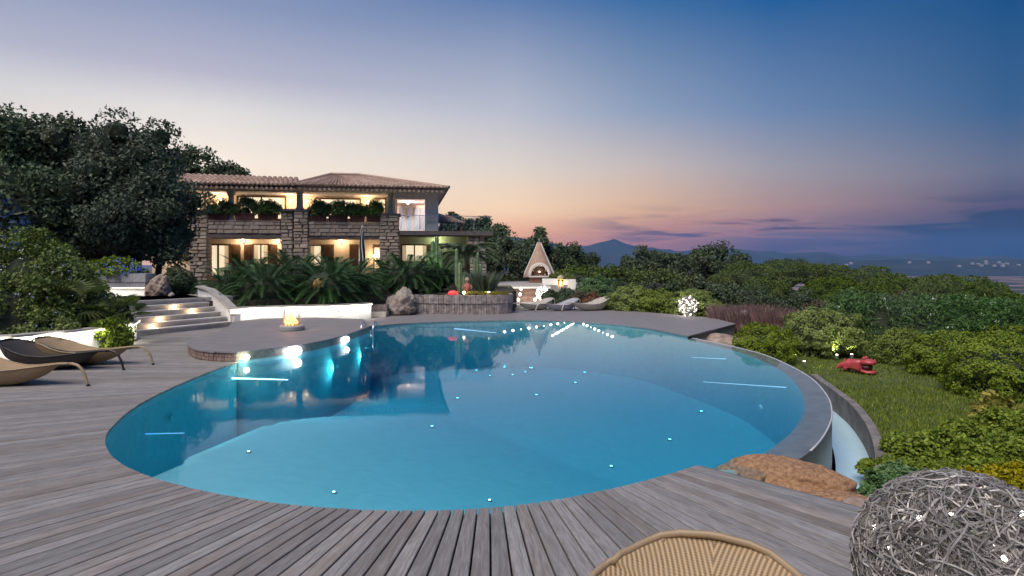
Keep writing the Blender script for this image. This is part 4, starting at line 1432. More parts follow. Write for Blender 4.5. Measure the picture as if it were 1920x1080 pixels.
# lighter maquis shrubs and small trees in the middle distance
maq = [
    (940, 500, 38, 2.3, 1.9, M_MAQD), (1062, 478, 40, 1.7, 1.9, M_MAQ), (1105, 482, 41, 2.0, 1.9, M_MAQ), (1090, 512, 36, 1.2, 1.0, M_OLIVE), (1150, 486, 42, 2.0, 1.8, M_MAQ), (1195, 488, 42, 1.9, 1.8, M_MAQ),
    (1240, 488, 40, 1.8, 1.8, M_MAQ), (1290, 492, 38, 1.5, 1.9, M_MAQ), (1165, 515, 35, 1.9, 1.3, M_MAQD), (1215, 518, 33, 1.9, 1.3, M_OLIVE), (1130, 518, 34, 1.1, .9, M_OLEA), (1265, 520, 32, 1.6, 1.4, M_MAQD),
    (1340, 500, 36, 2.2, 2.2, M_OAK), (1320, 545, 28, 1.3, 1.2, M_MAQD), (1400, 520, 33, 2.2, 2.0, M_OAK), (1385, 560, 26, 1.2, .9, M_OLIVE), (1450, 535, 30, 1.8, 1.5, M_MAQD), (1498, 532, 30, 2.0, 1.8, M_MAQD),
    (1570, 552, 27, 1.2, .9, M_BROWN), (1690, 542, 29, 1.7, 1.0, M_BROWN), (1755, 545, 29, 1.5, 1.0, M_BROWN), (1640, 555, 28, 1.2, .9, M_MAQD), (1840, 548, 30, 2.0, 1.2, M_MAQD), (1900, 560, 31, 1.6, 1.0, M_MAQD), (1795, 550, 29, 1.1, .9, M_BROWN), (1530, 565, 26, 1.0, .8, M_BROWN)]
mlab = ['dark leafy shrub mass left of the oven', 'light green tree just right of the oven', 'light green tree, second to the right of the oven', 'grey green rounded shrub low beside the oven', 'light green tree below the pointed mountain', 'light green tree right of the one below the mountain',
        'light green tree in the middle of the green belt', 'yellowish green rounded tree at the right end of the green belt', 'dark shrub under the light green belt', 'grey green shrub under the light green belt', 'bright green round shrub behind the white planter walls', 'dark shrub behind the left deck shrub',
        'dark oak below the broad ridge tree', 'dark shrub right behind the lit ball lamp', 'large dark oak left of the umbrella pines', 'grey green shrub behind the purple grass', 'dark shrub under the first umbrella pine', 'dark shrub under the second umbrella pine',
        'tan dry shrub above the big rounded bush', 'wide brownish shrub below the umbrella pines', 'brownish shrub right of the wide one below the pines', 'dark shrub between two brownish shrubs', 'dark shrub under the right umbrella pines', 'dark shrub at the right end of the pine belt', 'small brownish shrub below the right pines', 'small tan shrub left of the tan dry one']
for i, ((px, py, Y, rx, rz, mt), lb) in enumerate(zip(maq, mlab)):
    tp = P(px, py, Y)
    t_ = thing('shrub_tree' if rz > 1.4 else 'shrub', lb, 'tree' if rz > 1.4 else 'shrub', (tp.x, Y, tp.z - rz * 1.15), 0, 'green belt beyond the garden')
    V, Fs, mi = foliage(200 + i, (rx, rx * .8, rz), 4600, 30, .33, .17 * Y / 36, .3, dome=False, core=.5, lobecore=.6, spread=.8)
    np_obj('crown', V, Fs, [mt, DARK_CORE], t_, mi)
    MB().tube([(0, 0, -rz - 2.5), (.1, 0, -rz * .5), (0, .1, rz * .3)], [.16, .12, .05], 7).build('trunk', M_BARK, t_, True)

# umbrella pines
pines = [(1405, 489, 50, 3.4), (1470, 484, 52, 3.6), (1540, 490, 54, 3.6), (1610, 497, 52, 3.4), (1665, 507, 50, 3.0), (1725, 516, 50, 3.0), (1790, 511, 52, 3.6), (1850, 526, 50, 3.0), (1900, 548, 46, 2.4), (1440, 515, 44, 2.2), (1560, 515, 46, 2.6), (1640, 525, 45, 2.4)]
plab = ['umbrella pine at the left end of the pine belt', 'tallest umbrella pine of the belt, second from its left end', 'umbrella pine third from the left end of the belt', 'umbrella pine fourth from the left end of the belt', 'umbrella pine left of the dip in the pine belt', 'umbrella pine standing in the dip of the belt', 'broad umbrella pine right of the dip in the belt', 'umbrella pine before the belt falls to the right', 'last low umbrella pine at the right end of the belt', 'smaller pine in front of the two leftmost pines', 'smaller pine in front of the third pine', 'smaller pine in front of the fourth pine']
for i, ((px, py, Y, rx), lb) in enumerate(zip(pines, plab)):
    tp = P(px, py, Y)
    bz = tp.z - 5.5
    t_ = thing('umbrella_pine', lb, 'tree', (tp.x, Y, bz), 0, 'umbrella pines below the garden')
    V, Fs, mi = clipped(300 + i, (rx, rx * .9, 1.75), 9500, 60, .17, .26, .5, .24)
    V = V + np.array([0, 0, 5.5 - 1.85])
    np_obj('crown', V, Fs, [M_PINE, DARK_CORE], t_, mi)
    mb = MB().tube([(0, 0, -2), (.15, 0, 2), (0, 0, 3.9)], [.28, .22, .16], 8)
    for k in range(6):
        a = k * PI / 3 + .3
        mb.tube([(0.05, 0, 2.8), (math.cos(a) * rx * .4, math.sin(a) * rx * .4, 3.6), (math.cos(a) * rx * .75, math.sin(a) * rx * .7, 4.2)], [.12, .07, .03], 5)
    mb.build('trunk', M_BARK, t_, True)

# rounded shrubs
def shrub(name, label, px, pyb, z, rx, rz, seed, mat, n=6500, leaf=.075, lobes=85, lr=.17, ky=.9, Y=None, group=None, core=.82, wid=.34, jit=.38, cells=110):
    g = G(px, pyb, z) if Y is None else Vector(((px - 960) / F * Y, Y, z))
    if name in ('rounded_shrub', 'ball_shrub'):
        V, Fs, mi = clipped(seed, (rx, rx * ky, rz), int(n * 1.8), cells, leaf * .9, wid, .32, .2, .93, .55)
    elif name == 'low_shrub':
        V, Fs, mi = clipped(seed, (rx, rx * ky, rz), int(n * 1.4), 70, leaf, wid, .7, .26)
    else:
        V, Fs, mi = foliage(seed, (rx, rx * ky, rz), n, lobes, lr, leaf, wid, dome=True, core=core, jit=jit, spread=.93)
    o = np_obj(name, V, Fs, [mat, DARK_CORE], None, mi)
    o.location = (g.x, g.y, z - .03)
    return tag(o, label, 'shrub', group)
GR = 'rounded shrubs round the lawn'
shrub('rounded_shrub', 'large domed light green shrub behind the lawn, a spotlight at its foot', 1545, 0, LZ, 1.15, 1.35, 401, M_BOX, n=13000, leaf=.07, Y=16.3, group=GR)
shrub('rounded_shrub', 'small domed shrub leaning over the overflow rim beside the dark red scrub', 1432, 0, LZ, .76, 1.02, 402, M_BOX, n=9000, leaf=.055, Y=15.0, group=GR)
shrub('rounded_shrub', 'small domed light green shrub right of the red sculpture', 1690, 0, LZ, .66, .88, 403, M_BOX, n=9000, leaf=.055, Y=15.0, group=GR)
shrub('rounded_shrub', 'long low domed shrub on the right, second from the red sculpture', 1778, 0, LZ, .92, 1.0, 404, M_BOX, n=14000, leaf=.06, Y=13.6, group=GR)
shrub('rounded_shrub', 'broad domed shrub at the right edge beyond the lawn', 1890, 0, LZ, 1.12, 1.12, 405, M_BOX, n=16000, leaf=.055, lobes=110, lr=.15, Y=11.4, group=GR)
shrub('rounded_shrub', 'domed shrub at the far right, behind the broad one', 1888, 0, LZ, .9, 1.05, 411, M_BOX, n=7000, leaf=.08, Y=14.0, group=GR)
shrub('low_shrub', 'loose green foreground shrub beside the overflow basin', 1760, 0, LZ - .1, .85, .55, 406, M_BOX, n=13000, leaf=.06, lobes=90, lr=.22, Y=7.3, group='foreground shrubs', jit=.9)
shrub('low_shrub', 'loose green foreground shrub at the right edge of the picture', 1890, 0, LZ - .1, .95, .60, 407, M_BOX, n=13000, leaf=.06, lobes=90, lr=.22, Y=7.9, group='foreground shrubs', jit=.9)
shrub('low_shrub', 'yellow leaved foreground shrub right behind the big wire ball', 1885, 0, LZ - .1, .90, .55, 408, M_BOXY, n=13000, leaf=.05, lobes=90, lr=.2, Y=6.1, group='foreground shrubs', jit=.9)
shrub('low_shrub', 'dark green foreground shrub low at the water basin', 1690, 0, LZ - .15, .46, .48, 409, M_OLEA, n=5000, leaf=.06, lobes=50, lr=.24, Y=6.5, group='foreground shrubs', jit=.9)
shrub('low_shrub', 'small green foreground shrub between the basin and the wire ball', 1760, 0, LZ - .15, .55, .46, 412, M_BOX, n=5000, leaf=.075, lobes=50, lr=.24, Y=5.9, group='foreground shrubs', jit=.9)
shrub('sapling', 'small pale leafy sprig on the lawn before the right shrubs', 1868, 0, LZ, .26, .42, 410, M_BOXY, n=260, leaf=.12, lobes=10, lr=.5, Y=9.5, core=0, jit=1)
GD = 'shrubs behind the far deck'
shrub('rounded_shrub', 'left domed green shrub behind the far deck', 1185, 0, -.15, 1.15, 1.22, 421, M_BOX, n=8000, leaf=.10, Y=25.3, group=GD)
shrub('rounded_shrub', 'middle domed green shrub behind the far deck, left of the ball lamp', 1240, 0, -.15, 1.1, 1.05, 422, M_BOX, n=7000, leaf=.10, Y=24.6, group=GD)
shrub('rounded_shrub', 'right domed green shrub behind the lit ball lamp on the far deck', 1300, 0, -.2, 1.1, 1.15, 423, M_BOX, n=8000, leaf=.10, Y=23.7, group=GD)
shrub('rounded_shrub', 'dark green domed shrub right of the white planter walls', 1118, 0, .1, 1.05, 1.2, 424, M_OLEA, n=5000, leaf=.12, Y=30, group=GD)
# oleander hedge
for i, (px, Y, rx, rz, lb) in enumerate(((1600, 20.0, 1.2, 1.35, 'oleander at the left end of the hedge above the domed shrub'), (1665, 19.4, 1.2, 1.38, 'oleander second from the left end of the hedge'), (1730, 19.0, 1.25, 1.35, 'oleander in the middle of the hedge'), (1800, 18.6, 1.3, 1.36, 'oleander with white flowers right of the hedge middle'), (1865, 18.2, 1.2, 1.28, 'oleander second from the right end of the hedge'), (1925, 17.6, 1.2, 1.2, 'oleander at the right end of the hedge'))):
    o = shrub('oleander_bush', lb, px, 0, LZ, rx, rz, 430 + i, M_OLEA, n=7000, leaf=.13, lobes=60, lr=.26, wid=.16, Y=Y, group='oleander hedge', jit=.9)
    flowers(430 + i, (rx, rx * .9, rz), 5, .045, M_WFLOW, o, bias=(0, -.6, .3))

# purple grass and rocks at the far deck corner
def tuft(name, label, loc, spread, n, hgt, mat, seed, cat='grass', lean=.35, wd=.012):
    rg = np.random.default_rng(seed)
    a = rg.uniform(0, 2 * PI, n)
    r_ = np.sqrt(rg.uniform(0, 1, n))
    base = np.stack([np.cos(a) * r_ * spread[0], np.sin(a) * r_ * spread[1], np.zeros(n)], 1)
    h_ = hgt * rg.uniform(.55, 1.1, n)
    ld = np.stack([np.cos(a) * lean * h_ * rg.uniform(0, 1.2, n), np.sin(a) * lean * h_ * rg.uniform(0, 1.2, n), np.zeros(n)], 1)
    up = np.array([0, 0, 1.])
    s_ = np.stack([-np.sin(a + rg.uniform(-1, 1, n)), np.cos(a), np.zeros(n)], 1) * wd
    mid = base + ld * .35 + up * (h_ * .6)[:, None]
    tip = base + ld + up * h_[:, None]
    V = np.stack([base - s_, base + s_, mid + s_ * .7, tip, mid - s_ * .7], 1).reshape(-1, 3)
    Q = np.arange(5 * n).reshape(n, 5)
    o = np_obj(name, V, Q, mat)
    o.location = loc
    return tag(o, label, cat)
for i, (px, Y, sx_, h_, lb) in enumerate(((1385, 21.5, 1.0, .75, 'reddish purple grass clump behind the end of the far deck'), (1425, 20.2, 1.0, .8, 'reddish purple grass clump in the middle above the small domed shrub'), (1462, 19.2, .8, .7, 'reddish purple grass clump against the large domed shrub'), (1445, 17.3, .8, .5, 'low dark red scrub behind the small domed shrub'))):
    tuft('purple_grass', lb, ((px - 960) / F * Y, Y, -.35), (sx_, .6), 1500, h_ * 1.1, M_PGRASS, 500 + i)
m_rock = pbr('granite', (.22, .15, .11), (.42, .33, .27), rough=.9, scale=5, detail=8, bump=.03, bscale=9)
m_rockg = pbr('pitted_limestone', (.22, .18, .15), (.42, .36, .31), rough=.95, scale=4, detail=8, bump=.05, bscale=7)
m_rocko = pbr('orange_granite', (.16, .075, .035), (.48, .28, .15), rough=.9, scale=26, detail=9, bump=.012, bscale=60, lo=.3, hi=.7)
rock('boulder', 'orange brown granular boulder at the corner of the deck by the overflow rim', (2.70, 6.08, -.22), (.64, .34, .235), 3, m_rocko, rz=R(-28), amp=.1, crag=.035)
rock('boulder', 'flat reddish brown rock half under the deck edge beside the wire ball', (3.0, 5.55, -.28), (.42, .28, .17), 8, m_rocko, rz=R(-30), amp=.12)
rock('rock', 'small pale tan stone between the deck edge and the wire ball', (2.92, 5.22, -.16), (.15, .12, .13), 9, m_rock)
rock('boulder', 'upright pale boulder at the far corner of the deck by the purple grass', (7.75, 20.6, -.1), (.42, .35, .42), 12, m_rockg)
rock('boulder', 'low pinkish boulder under the corner of the far deck', (6.1, 17.7, -.45), (.75, .5, .34), 13, m_rock)
rock('boulder', 'small pinkish boulder beside the low one under the far deck corner', (6.75, 17.2, -.45), (.45, .35, .3), 15, m_rock)
rock('boulder', 'rough upright boulder at the left end of the curved planter', (-4.12, 22.95, .30), (.62, .44, .50), 17, m_rockg, amp=.34, crag=.13)
rock('boulder', 'brown boulder with flat top beside the flower planter above the stairs', (-11.9, 20.5, UZ + .24), (.40, .34, .42), 44, m_rock, amp=.2, crag=.08)
rock('rock', 'small pale stone at the foot of the boulder above the stairs', (-11.35, 20.35, UZ + .03), (.1, .1, .09), 22, m_rockg)

# flowering shrubs on the left above the white wall
def flower_shrub(label, px, Y, z, rx, ry, rz, seed, mat=None, n=7000, fm=None, nf=40, leaf=.10):
    o = shrub('flowering_shrub', label, px, 0, z, rx, rz, seed, mat or M_PLUM, n=n, leaf=leaf, lobes=60, lr=.3, ky=ry / rx, Y=Y, group='flowering shrubs on the left', jit=.9, core=.78)
    if nf:
        flowers(seed, (rx, ry, rz), nf, .035, fm or M_FLOW, o, bias=(.3, -.8, .2))
    return o
M_PLUM = leafm('plumbago_leaf', (0.047, 0.081, 0.019), (0.203, 0.257, 0.074), .45, .25)
M_PLUM2 = leafm('bright_trailing_leaf', (0.081, 0.135, 0.020), (0.324, 0.405, 0.081), .45, .25)
flower_shrub('tall flowering shrub at the left edge beneath the dark trees', 40, 15.6, .35, 1.7, 1.3, 2.35, 601, n=11000, fm=M_WFLOW, nf=46)
flower_shrub('flowering shrub sloping down toward the stairs', 108, 15.0, .35, 1.0, 1.0, 1.7, 602, n=9000, nf=34)
flower_shrub('low flowering shrub at the foot of the stairs', 184, 14.8, .3, .62, .7, .95, 603, n=6500, nf=16)
flower_shrub('dark flowering shrub low at the left edge above the white wall', 12, 13.6, .35, 1.3, .9, 1.25, 604, n=8000, nf=30)
flower_shrub('bright trailing plant spilling over the end of the white wall', 208, 14.1, .05, .40, .45, .62, 605, M_PLUM2, n=4200, nf=0, leaf=.08)
flower_shrub('bright trailing plant hanging over the middle of the white wall', 160, 14.5, .42, .62, .45, .45, 606, M_PLUM2, n=4000, nf=5, leaf=.08)
flower_shrub('trailing plant over the left part of the white wall', 55, 13.4, .42, 1.0, .45, .4, 607, M_PLUM2, n=4500, nf=6, leaf=.08)

# fronds (shared shapes)
def frond_mesh(L, rise, droop, leaflets, ll, mat, seed, vup=.35, wid=.022):
    rg = random.Random(seed)
    V, Fs = [], []
    def pt(s):
        x = L * s * (1 - .12 * s)
        z = rise * L * s - droop * L * s * s
        return Vector((x, 0, z))
    N_ = 8
    for i in range(N_ + 1):
        p = pt(i / N_)
        w_ = .02 * (1 - .8 * i / N_)
        V += [(p.x, -w_, p.z), (p.x, w_, p.z)]
    Fs += [(2 * i, 2 * i + 1, 2 * i + 3, 2 * i + 2) for i in range(N_)]
    for i in range(leaflets):
        s = .08 + .9 * i / (leaflets - 1)
        p = pt(s)
        d = (pt(min(s + .03, 1.02)) - pt(s - .03)).normalized()
        l_ = ll * math.sin(PI * (.12 + .80 * s)) * rg.uniform(.85, 1.1)
        for sd in (-1, 1):
            out = (d * .75 + Vector((0, sd, 0)) * 1.0 + Vector((0, 0, vup))).normalized()
            k = len(V)
            V += [(p - d * wid * .5)[:], (p + d * wid * .5)[:], (p + out * l_ * .6 + d * wid * .5)[:], (p + out * l_ + Vector((0, 0, -.12 * l_)))[:]]
            Fs.append((k, k + 1, k + 2, k + 3))
    me = bpy.data.meshes.new('frond')
    me.from_pydata([tuple(v) for v in V], [], Fs)
    me.materials.append(mat)
    return me
cyc_fr = [frond_mesh(1.2, .85, .66, 25, .20, M_CYC, 1, wid=.02), frond_mesh(1.25, .5, .6, 25, .21, M_CYC, 2, wid=.02), frond_mesh(1.2, .1, .45, 25, .21, M_CYC, 3, wid=.02), frond_mesh(1.0, 1.35, .6, 22, .19, M_CYC, 4, wid=.02)]
palm_fr = [frond_mesh(1.5, .9, .75, 30, .40, M_PALM, 5, .2, .03), frond_mesh(1.6, .4, .65, 30, .42, M_PALM, 6, .2, .03)]
m_ctr = pbr('cycad_trunk', (.05, .035, .02), (.12, .08, .05), rough=1, scale=18, bump=.03)
def cycad(label, x, y, z, s, seed, n=44, fr=cyc_fr, name='cycad', trunk=.5, cone=False):
    rg = random.Random(seed)
    t_ = thing(name, label, 'palm' if name != 'cycad' else 'cycad', (x, y, z), 0, 'cycads along the lit wall' if name == 'cycad' else None)
    MB().lathe([(.16 * s, -.3), (.2 * s, 0), (.2 * s, trunk), (.1 * s, trunk + .12)], k=10).build('trunk', m_ctr, t_)
    for i in range(n):
        k = i / n
        me = fr[min(len(fr) - 1, int(k * len(fr)))] if len(fr) < 4 else fr[3 if k < .14 else 0 if k < .38 else 1 if k < .66 else 2]
        o = obj('frond', me, None, t_, (0, 0, trunk))
        o.rotation_euler = (rg.uniform(-.15, .15), rg.uniform(-.12, .12), i * 2.39996 + rg.uniform(-.2, .2))
        f_ = s * rg.uniform(.85, 1.15)
        o.scale = (f_, f_, f_)
    if name == 'cycad':
        cv = blob(ICO2[0], seed, .12) * np.array([.62, .62, .42]) * s + np.array([0, 0, trunk + .05])
        np_obj('shade_core', cv, ICO2[1], DARK_CORE, t_)
    if cone:
        MB().lathe([(.02, 0), (.16, .03), (.19, .14), (.13, .26), (.02, .32)], (0, -.68 * s, trunk + .1), 12).build('cone', pbr('cycad_cone', (.32, .17, .05), (.45, .27, .1), rough=.9, scale=25, bump=.02), t_, True)
cyc = [(495, 21.1, .62, 1.35, 'front cycad with yellowish fronds left of the fire bowl'), (612, 21.7, .6, 1.3, 'front cycad with a brown cone right of the fire bowl'), (428, 21.6, .6, 1.1, 'cycad beside the white stair wall'), (555, 23.0, .98, 1.35, 'cycad behind the two front cycads'), (660, 22.8, .78, 1.2, 'cycad right of the one with the brown cone'), (470, 23.4, .95, 1.2, 'cycad at the back left before the villa door'), (620, 24.2, 1.0, 1.2, 'cycad at the back before the middle pillar'),
       (765, 24.8, .9, 1.4, 'large cycad behind the rough boulder'), (822, 25.8, .9, 1.1, 'cycad right of the large one behind the boulder'), (725, 26.2, .95, 1.1, 'cycad left of the large one behind the boulder')]
for i, (px, Y, z, s, lb) in enumerate(cyc):
    cycad(lb, (px - 960) / F * Y, Y, z, s, 700 + i, n=105, cone=(i == 1), trunk=.30 if i != 1 else .4)
# palm and fan palm in the left shrub
cycad('feathery palm standing before the stone pillar of the low wing', (872 - 960) / F * 28.5, 28.5, UZ - .1, 1.15, 720, n=26, fr=palm_fr, name='feather_palm', trunk=1.5)
def fan_palm(label, loc, s, seed, n=16):
    rg = random.Random(seed)
    t_ = thing('fan_palm', label, 'palm', loc)
    V, Fs = [(0, 0, 0)], []
    for i in range(15):
        a = R(-75 + 150 * i / 14)
        d = Vector((math.cos(a), math.sin(a), 0))
        sd = Vector((-math.sin(a), math.cos(a), 0))
        k = len(V)
        V += [(d * .15 - sd * .012)[:], (d * .15 + sd * .012)[:], (d * .45 + sd * .02 + Vector((0, 0, .02)))[:], (d * .75 + Vector((0, 0, -.1)))[:], (d * .45 - sd * .02 + Vector((0, 0, .02)))[:]]
        Fs += [(k, k + 1, k + 2, k + 3, k + 4), (0, k, k + 1)]
    V += [(-.7, -.008, -.25), (-.7, .008, -.25)]
    Fs.append((0, len(V) - 2, len(V) - 1))
    me = bpy.data.meshes.new('leaf')
    me.from_pydata([tuple(v) for v in V], [], Fs)
    me.materials.append(leafm('fan_leaf', (.08, .125, .03), (.24, .30, .09), .4, .25))
    for i in range(n):
        o = obj('leaf', me, None, t_)
        a, e = i * 2.4, rg.uniform(.15, 1.2)
        d = Vector((math.cos(a) * math.cos(e), math.sin(a) * math.cos(e), math.sin(e)))
        o.location = d * .75 * s
        o.rotation_euler = (rg.uniform(-.3, .3), -e + .25, a)
        o.scale = (s, s, s)
    MB().lathe([(.1, -.5), (.12, 0), (.06, .15)], k=8).build('trunk', m_ctr, t_)
fan_palm('fan palm with spiky leaves amid the left flowering shrubs', (-10.5, 14.3, .75), .8, 5, 18)
fan_palm('second fan palm with lighter leaves nearer to the stairs', (-9.5, 14.6, .6), .55, 6, 14)
# flower planter above the stairs
pl = thing('stone_planter', 'low stone planter with white lit base above the stairs', 'planter', (-13.9, 20.35, UZ))
for i in range(4):
    MB().box(i * .42, i * .42 + .41, 0, .6, .46, .75).build('stone_block', pbr('grey_block', (.33, .32, .33), (.45, .43, .43), rough=.85, scale=9, bump=.006, objvar=.1), pl)
for i in range(3):
    MB().box(.1 + i * .52, .1 + i * .52 + .51, .02, .6, .29, .455).build('stone_block', MATS['grey_block'], pl)
MB().box(.15, 1.66, .12, .6, -.05, .285).build('plinth', m_white, pl)
MB().box(.2, 1.6, .05, .07, .27, .285).build('led_strip', m_led, pl)
l = lamp('planter_washer', 'AREA', (.9, -.02, .27), 5, (1, .93, .78), pl, size=1.4, sizey=.02, aim=None)
l.rotation_euler = (R(-25), 0, 0)
o = shrub('blue_flower_shrub', 'blue flowering shrub growing from the stone planter above the stairs', 218, 0, UZ + .72, .95, .55, 610, M_PLUM2, n=4500, leaf=.09, lobes=40, lr=.3, Y=20.75, jit=.9, ky=.5)
flowers(610, (.95, .5, .55), 90, .05, leafm('deep_blue_flower', (.08, .14, .62), (.25, .35, .85), .6, .3), o, bias=(.35, -.6, 0))
shrub('ball_shrub', 'dark clipped ball shrub beside the boulder above the stairs', 332, 0, UZ - .05, .68, 1.05, 611, M_MAQD, n=6000, leaf=.07, lobes=70, lr=.2, Y=21.6)

# curved planter with the cacti
pc, _ = smooth_path([Vector(p) for p in ((-3.75, 23.3, 0), (-2.6, 23.05, 0), (-1.4, 22.95, 0), (-.45, 23.1, 0), (-.02, 23.6, 0), (-.05, 24.4, 0))], 49)
cp = thing('curved_planter', 'curved retaining planter of upright grey stone blocks beyond the pool', 'planter', (0, 0, 0))
MB().prism([(p.x, p.y + .06) for p in pc] + [(-3.7, 24.6)], 0, .66).build('fill', m_soil, cp)
m_blk = pbr('planter_block', (.17, .14, .13), (.40, .34, .32), rough=.9, scale=7, bump=.01, objvar=.22)
for i in range(48):
    a, b_ = pc[i], pc[i + 1]
    d = (b_ - a).normalized()
    n_ = Vector((d.y, -d.x, 0))
    a_, b2 = a + d * .006, b_ - d * .006
    e = srng.uniform(0, .02)
    MB().prism([(a_.x + n_.x * e, a_.y + n_.y * e), (b2.x + n_.x * e, b2.y + n_.y * e), (b2.x - n_.x * .15, b2.y - n_.y * .15), (a_.x - n_.x * .15, a_.y - n_.y * .15)], 0, .40).build('block', m_blk, cp)
    if i % 2 == 0 and i + 2 <= 48:
        b3 = pc[i + 2] - d * .006
        e = .03 + srng.uniform(0, .03)
        MB().prism([(a_.x + n_.x * e, a_.y + n_.y * e), (b3.x + n_.x * e, b3.y + n_.y * e), (b3.x - n_.x * .2, b3.y - n_.y * .2), (a_.x - n_.x * .2, a_.y - n_.y * .2)], .408, .72 + srng.uniform(-.015, .02)).build('cap_block', m_blk, cp)
bench = thing('stone_step', 'low pale stone step between the white wall and the rough boulder', 'step', (-4.95, 22.2, 0))
MB().box(-.35, .42, -.3, .4, 0, .17).build('lower_slab', pbr('pale_step', (.45, .40, .35), (.55, .5, .45), rough=.8), bench)
MB().box(-.25, .40, .0, .5, .175, .42).build('upper_slab', m_blk, bench)

# cacti
m_cact = pbr('cactus_skin', (.10, .17, .08), (.22, .29, .15), rough=.6, scale=5, bump=.005)
def cactus(label, px, Y, z, arms, seed):
    t_ = thing('column_cactus', label, 'cactus', ((px - 960) / F * Y, Y, z), 0, 'column cacti in the curved planter')
    for (dx, h0, h1, r_, ben) in arms:
        pts = [(dx * .25, 0, h0), (dx * .8, 0, h0 + ben * .5), (dx, 0, h0 + ben), (dx, 0, (h0 + ben + h1) / 2), (dx, 0, h1 - r_), (dx, 0, h1)]
        V, Fs = [], []
        k = 14
        for i, p in enumerate(pts):
            rr_ = r_ if i < len(pts) - 1 else r_ * .25
            for j in range(k):
                q_ = rr_ * (1 if j % 2 else .78)
                V.append((p[0] + q_ * math.cos(2 * PI * j / k), p[1] + q_ * math.sin(2 * PI * j / k), p[2]))
        Fs = [(i * k + j, i * k + (j + 1) % k, (i + 1) * k + (j + 1) % k, (i + 1) * k + j) for i in range(len(pts) - 1) for j in range(k)] + [tuple((len(pts) - 1) * k + j for j in range(k))]
        MB().add(V, Fs).build('stem', m_cact, t_)
cactus('tall clump of green lit column cacti before the low wing', 815, 27.5, UZ - .2, [(-.25, 0, 1.7, .09, .2), (-.08, 0, 2.3, .1, .1), (.1, 0, 2.5, .09, .1), (.28, 0, 1.9, .08, .25), (.02, 0, 1.5, .1, .15)], 1)
cactus('column cactus left of the reddish garden figure', 862, 24.6, .62, [(0, 0, 1.35, .10, .1), (.18, .0, .95, .085, .15), (-.13, .3, 1.9, .07, .2)], 2)
cactus('pale forked column cactus above the grey grass tuft', 895, 26.5, UZ - .2, [(-.12, 0, 1.45, .07, .2), (.14, .2, 1.25, .065, .25), (.02, 0, 1.75, .06, .1)], 3)
gs = thing('green_spotlight', 'small garden spotlight lighting the tall cacti green', 'spotlight', (-3.4, 26.6, UZ + .2))
MB().lathe([(.05, -.3), (.03, -.06), (.06, -.05), (.08, .08), (.05, .08)], k=10).build('lamp_body', m_ring, gs)
lamp('green_beam', 'SPOT', (0, 0, .12), 55, (.45, 1, .4), gs, .04, 80, (-.2, 1.2, 1.4))
tuft('grey_grass', 'fine grey green grass tuft right of the reddish figure', ((908 - 960) / F * 24.6, 24.6, .6), (.3, .25), 1400, 1.0, M_GGRASS, 520, lean=.6, wd=.008)
tuft('low_planting', 'low yellowish planting along the front of the curved planter', (-.95, 23.35, .64), (.75, .18), 700, .22, M_BOXY, 521, cat='plant', lean=.9, wd=.02)
fg = thing('garden_figure', 'small reddish terracotta garden figure among the cacti', 'figure', ((876 - 960) / F * 24.2, 24.2, .62))
m_terra = pbr('terracotta_red', (.26, .085, .065), (.38, .15, .12), rough=.8, scale=8)
MB().lathe([(.10, 0), (.13, .05), (.11, .2), (.15, .34), (.13, .46), (.06, .52), (.045, .56)], k=16).build('body', m_terra, fg, True)
MB().lathe([(.02, .55), (.075, .59), (.09, .65), (.07, .72), (.02, .75)], k=14).build('head', pbr('terracotta_pale', (.4, .27, .22), rough=.8), fg, True)
for s in (-1, 1):
    MB().tube([(s * .13, 0, .44), (s * .19, -.03, .34), (s * .13, -.09, .26)], [.035, .032, .025], 7).build('arm', m_terra, fg, True)
rl = rock('red_stone_lamp', 'rounded bright red garden lamp on the planter edge', (-2.25, 23.2, .78), (.2, .14, .12), 31, pbr('red_glow', (.6, .05, .05), rough=.4, emit=(1, .1, .1), estr=.35), amp=.05)
rl['category'] = 'lamp'
for i, (px, Y, z, lb) in enumerate(((870, 23.4, .74, 'small warm lamp among the low planting by the red lamp'), (917, 23.3, .74, 'small warm lamp near the right end of the curved planter'))):
    t_ = thing('planter_lamp', lb, 'lamp', ((px - 960) / F * Y, Y, z))
    MB().lathe([(.02, 0), (.05, .03), (.05, .09), (.02, .11)], k=10).build('shade', glow('warm_small', (1, .85, .5), 6), t_)
    lamp('bulb', 'POINT', (0, -.05, .16), 4, (1, .85, .5), t_, .05)

# ================================================================== THINGS
# --- woven leaf shaped sunloungers
def weave(name, c1, c2):
    if name in MATS: return MATS[name]
    m = bpy.data.materials.new(name)
    m.use_nodes = True
    t = m.node_tree
    q = NT(t)
    b = t.nodes['Principled BSDF']
    uvn = q.n('ShaderNodeUVMap')
    su = q.n('ShaderNodeSeparateXYZ', ins={0: uvn.outputs[0]})
    av = q.m('ABSOLUTE', su.outputs[1])
    st = q.m('SINE', q.m('MULTIPLY', q.m('ADD', q.m('MULTIPLY', su.outputs[0], .22), av), 300.0))
    st2 = q.m('SINE', q.m('MULTIPLY', su.outputs[0], 420.0))
    f = q.rng(q.m('ADD', q.m('MULTIPLY', st, .8), q.m('MULTIPLY', st2, .2)), -.9, .7)
    nn = q.n('ShaderNodeTexNoise', ins={'Vector': uvn.outputs[0], 'Scale': 14.0, 'Detail': 4.0})
    c = q.mix(f, col4(c1), col4(c2))
    c = q.mix(q.m('MULTIPLY', q.rng(nn.outputs[0], .35, .7), .35), c, col4([x * .7 for x in c2]))
    t.links.new(c, b.inputs['Base Color'])
    b.inputs['Roughness'].default_value = .6
    bm = q.n('ShaderNodeBump', ins={'Strength': .8, 'Distance': .003, 'Height': f})
    t.links.new(bm.outputs[0], b.inputs['Normal'])
    MATS[name] = m
    return m
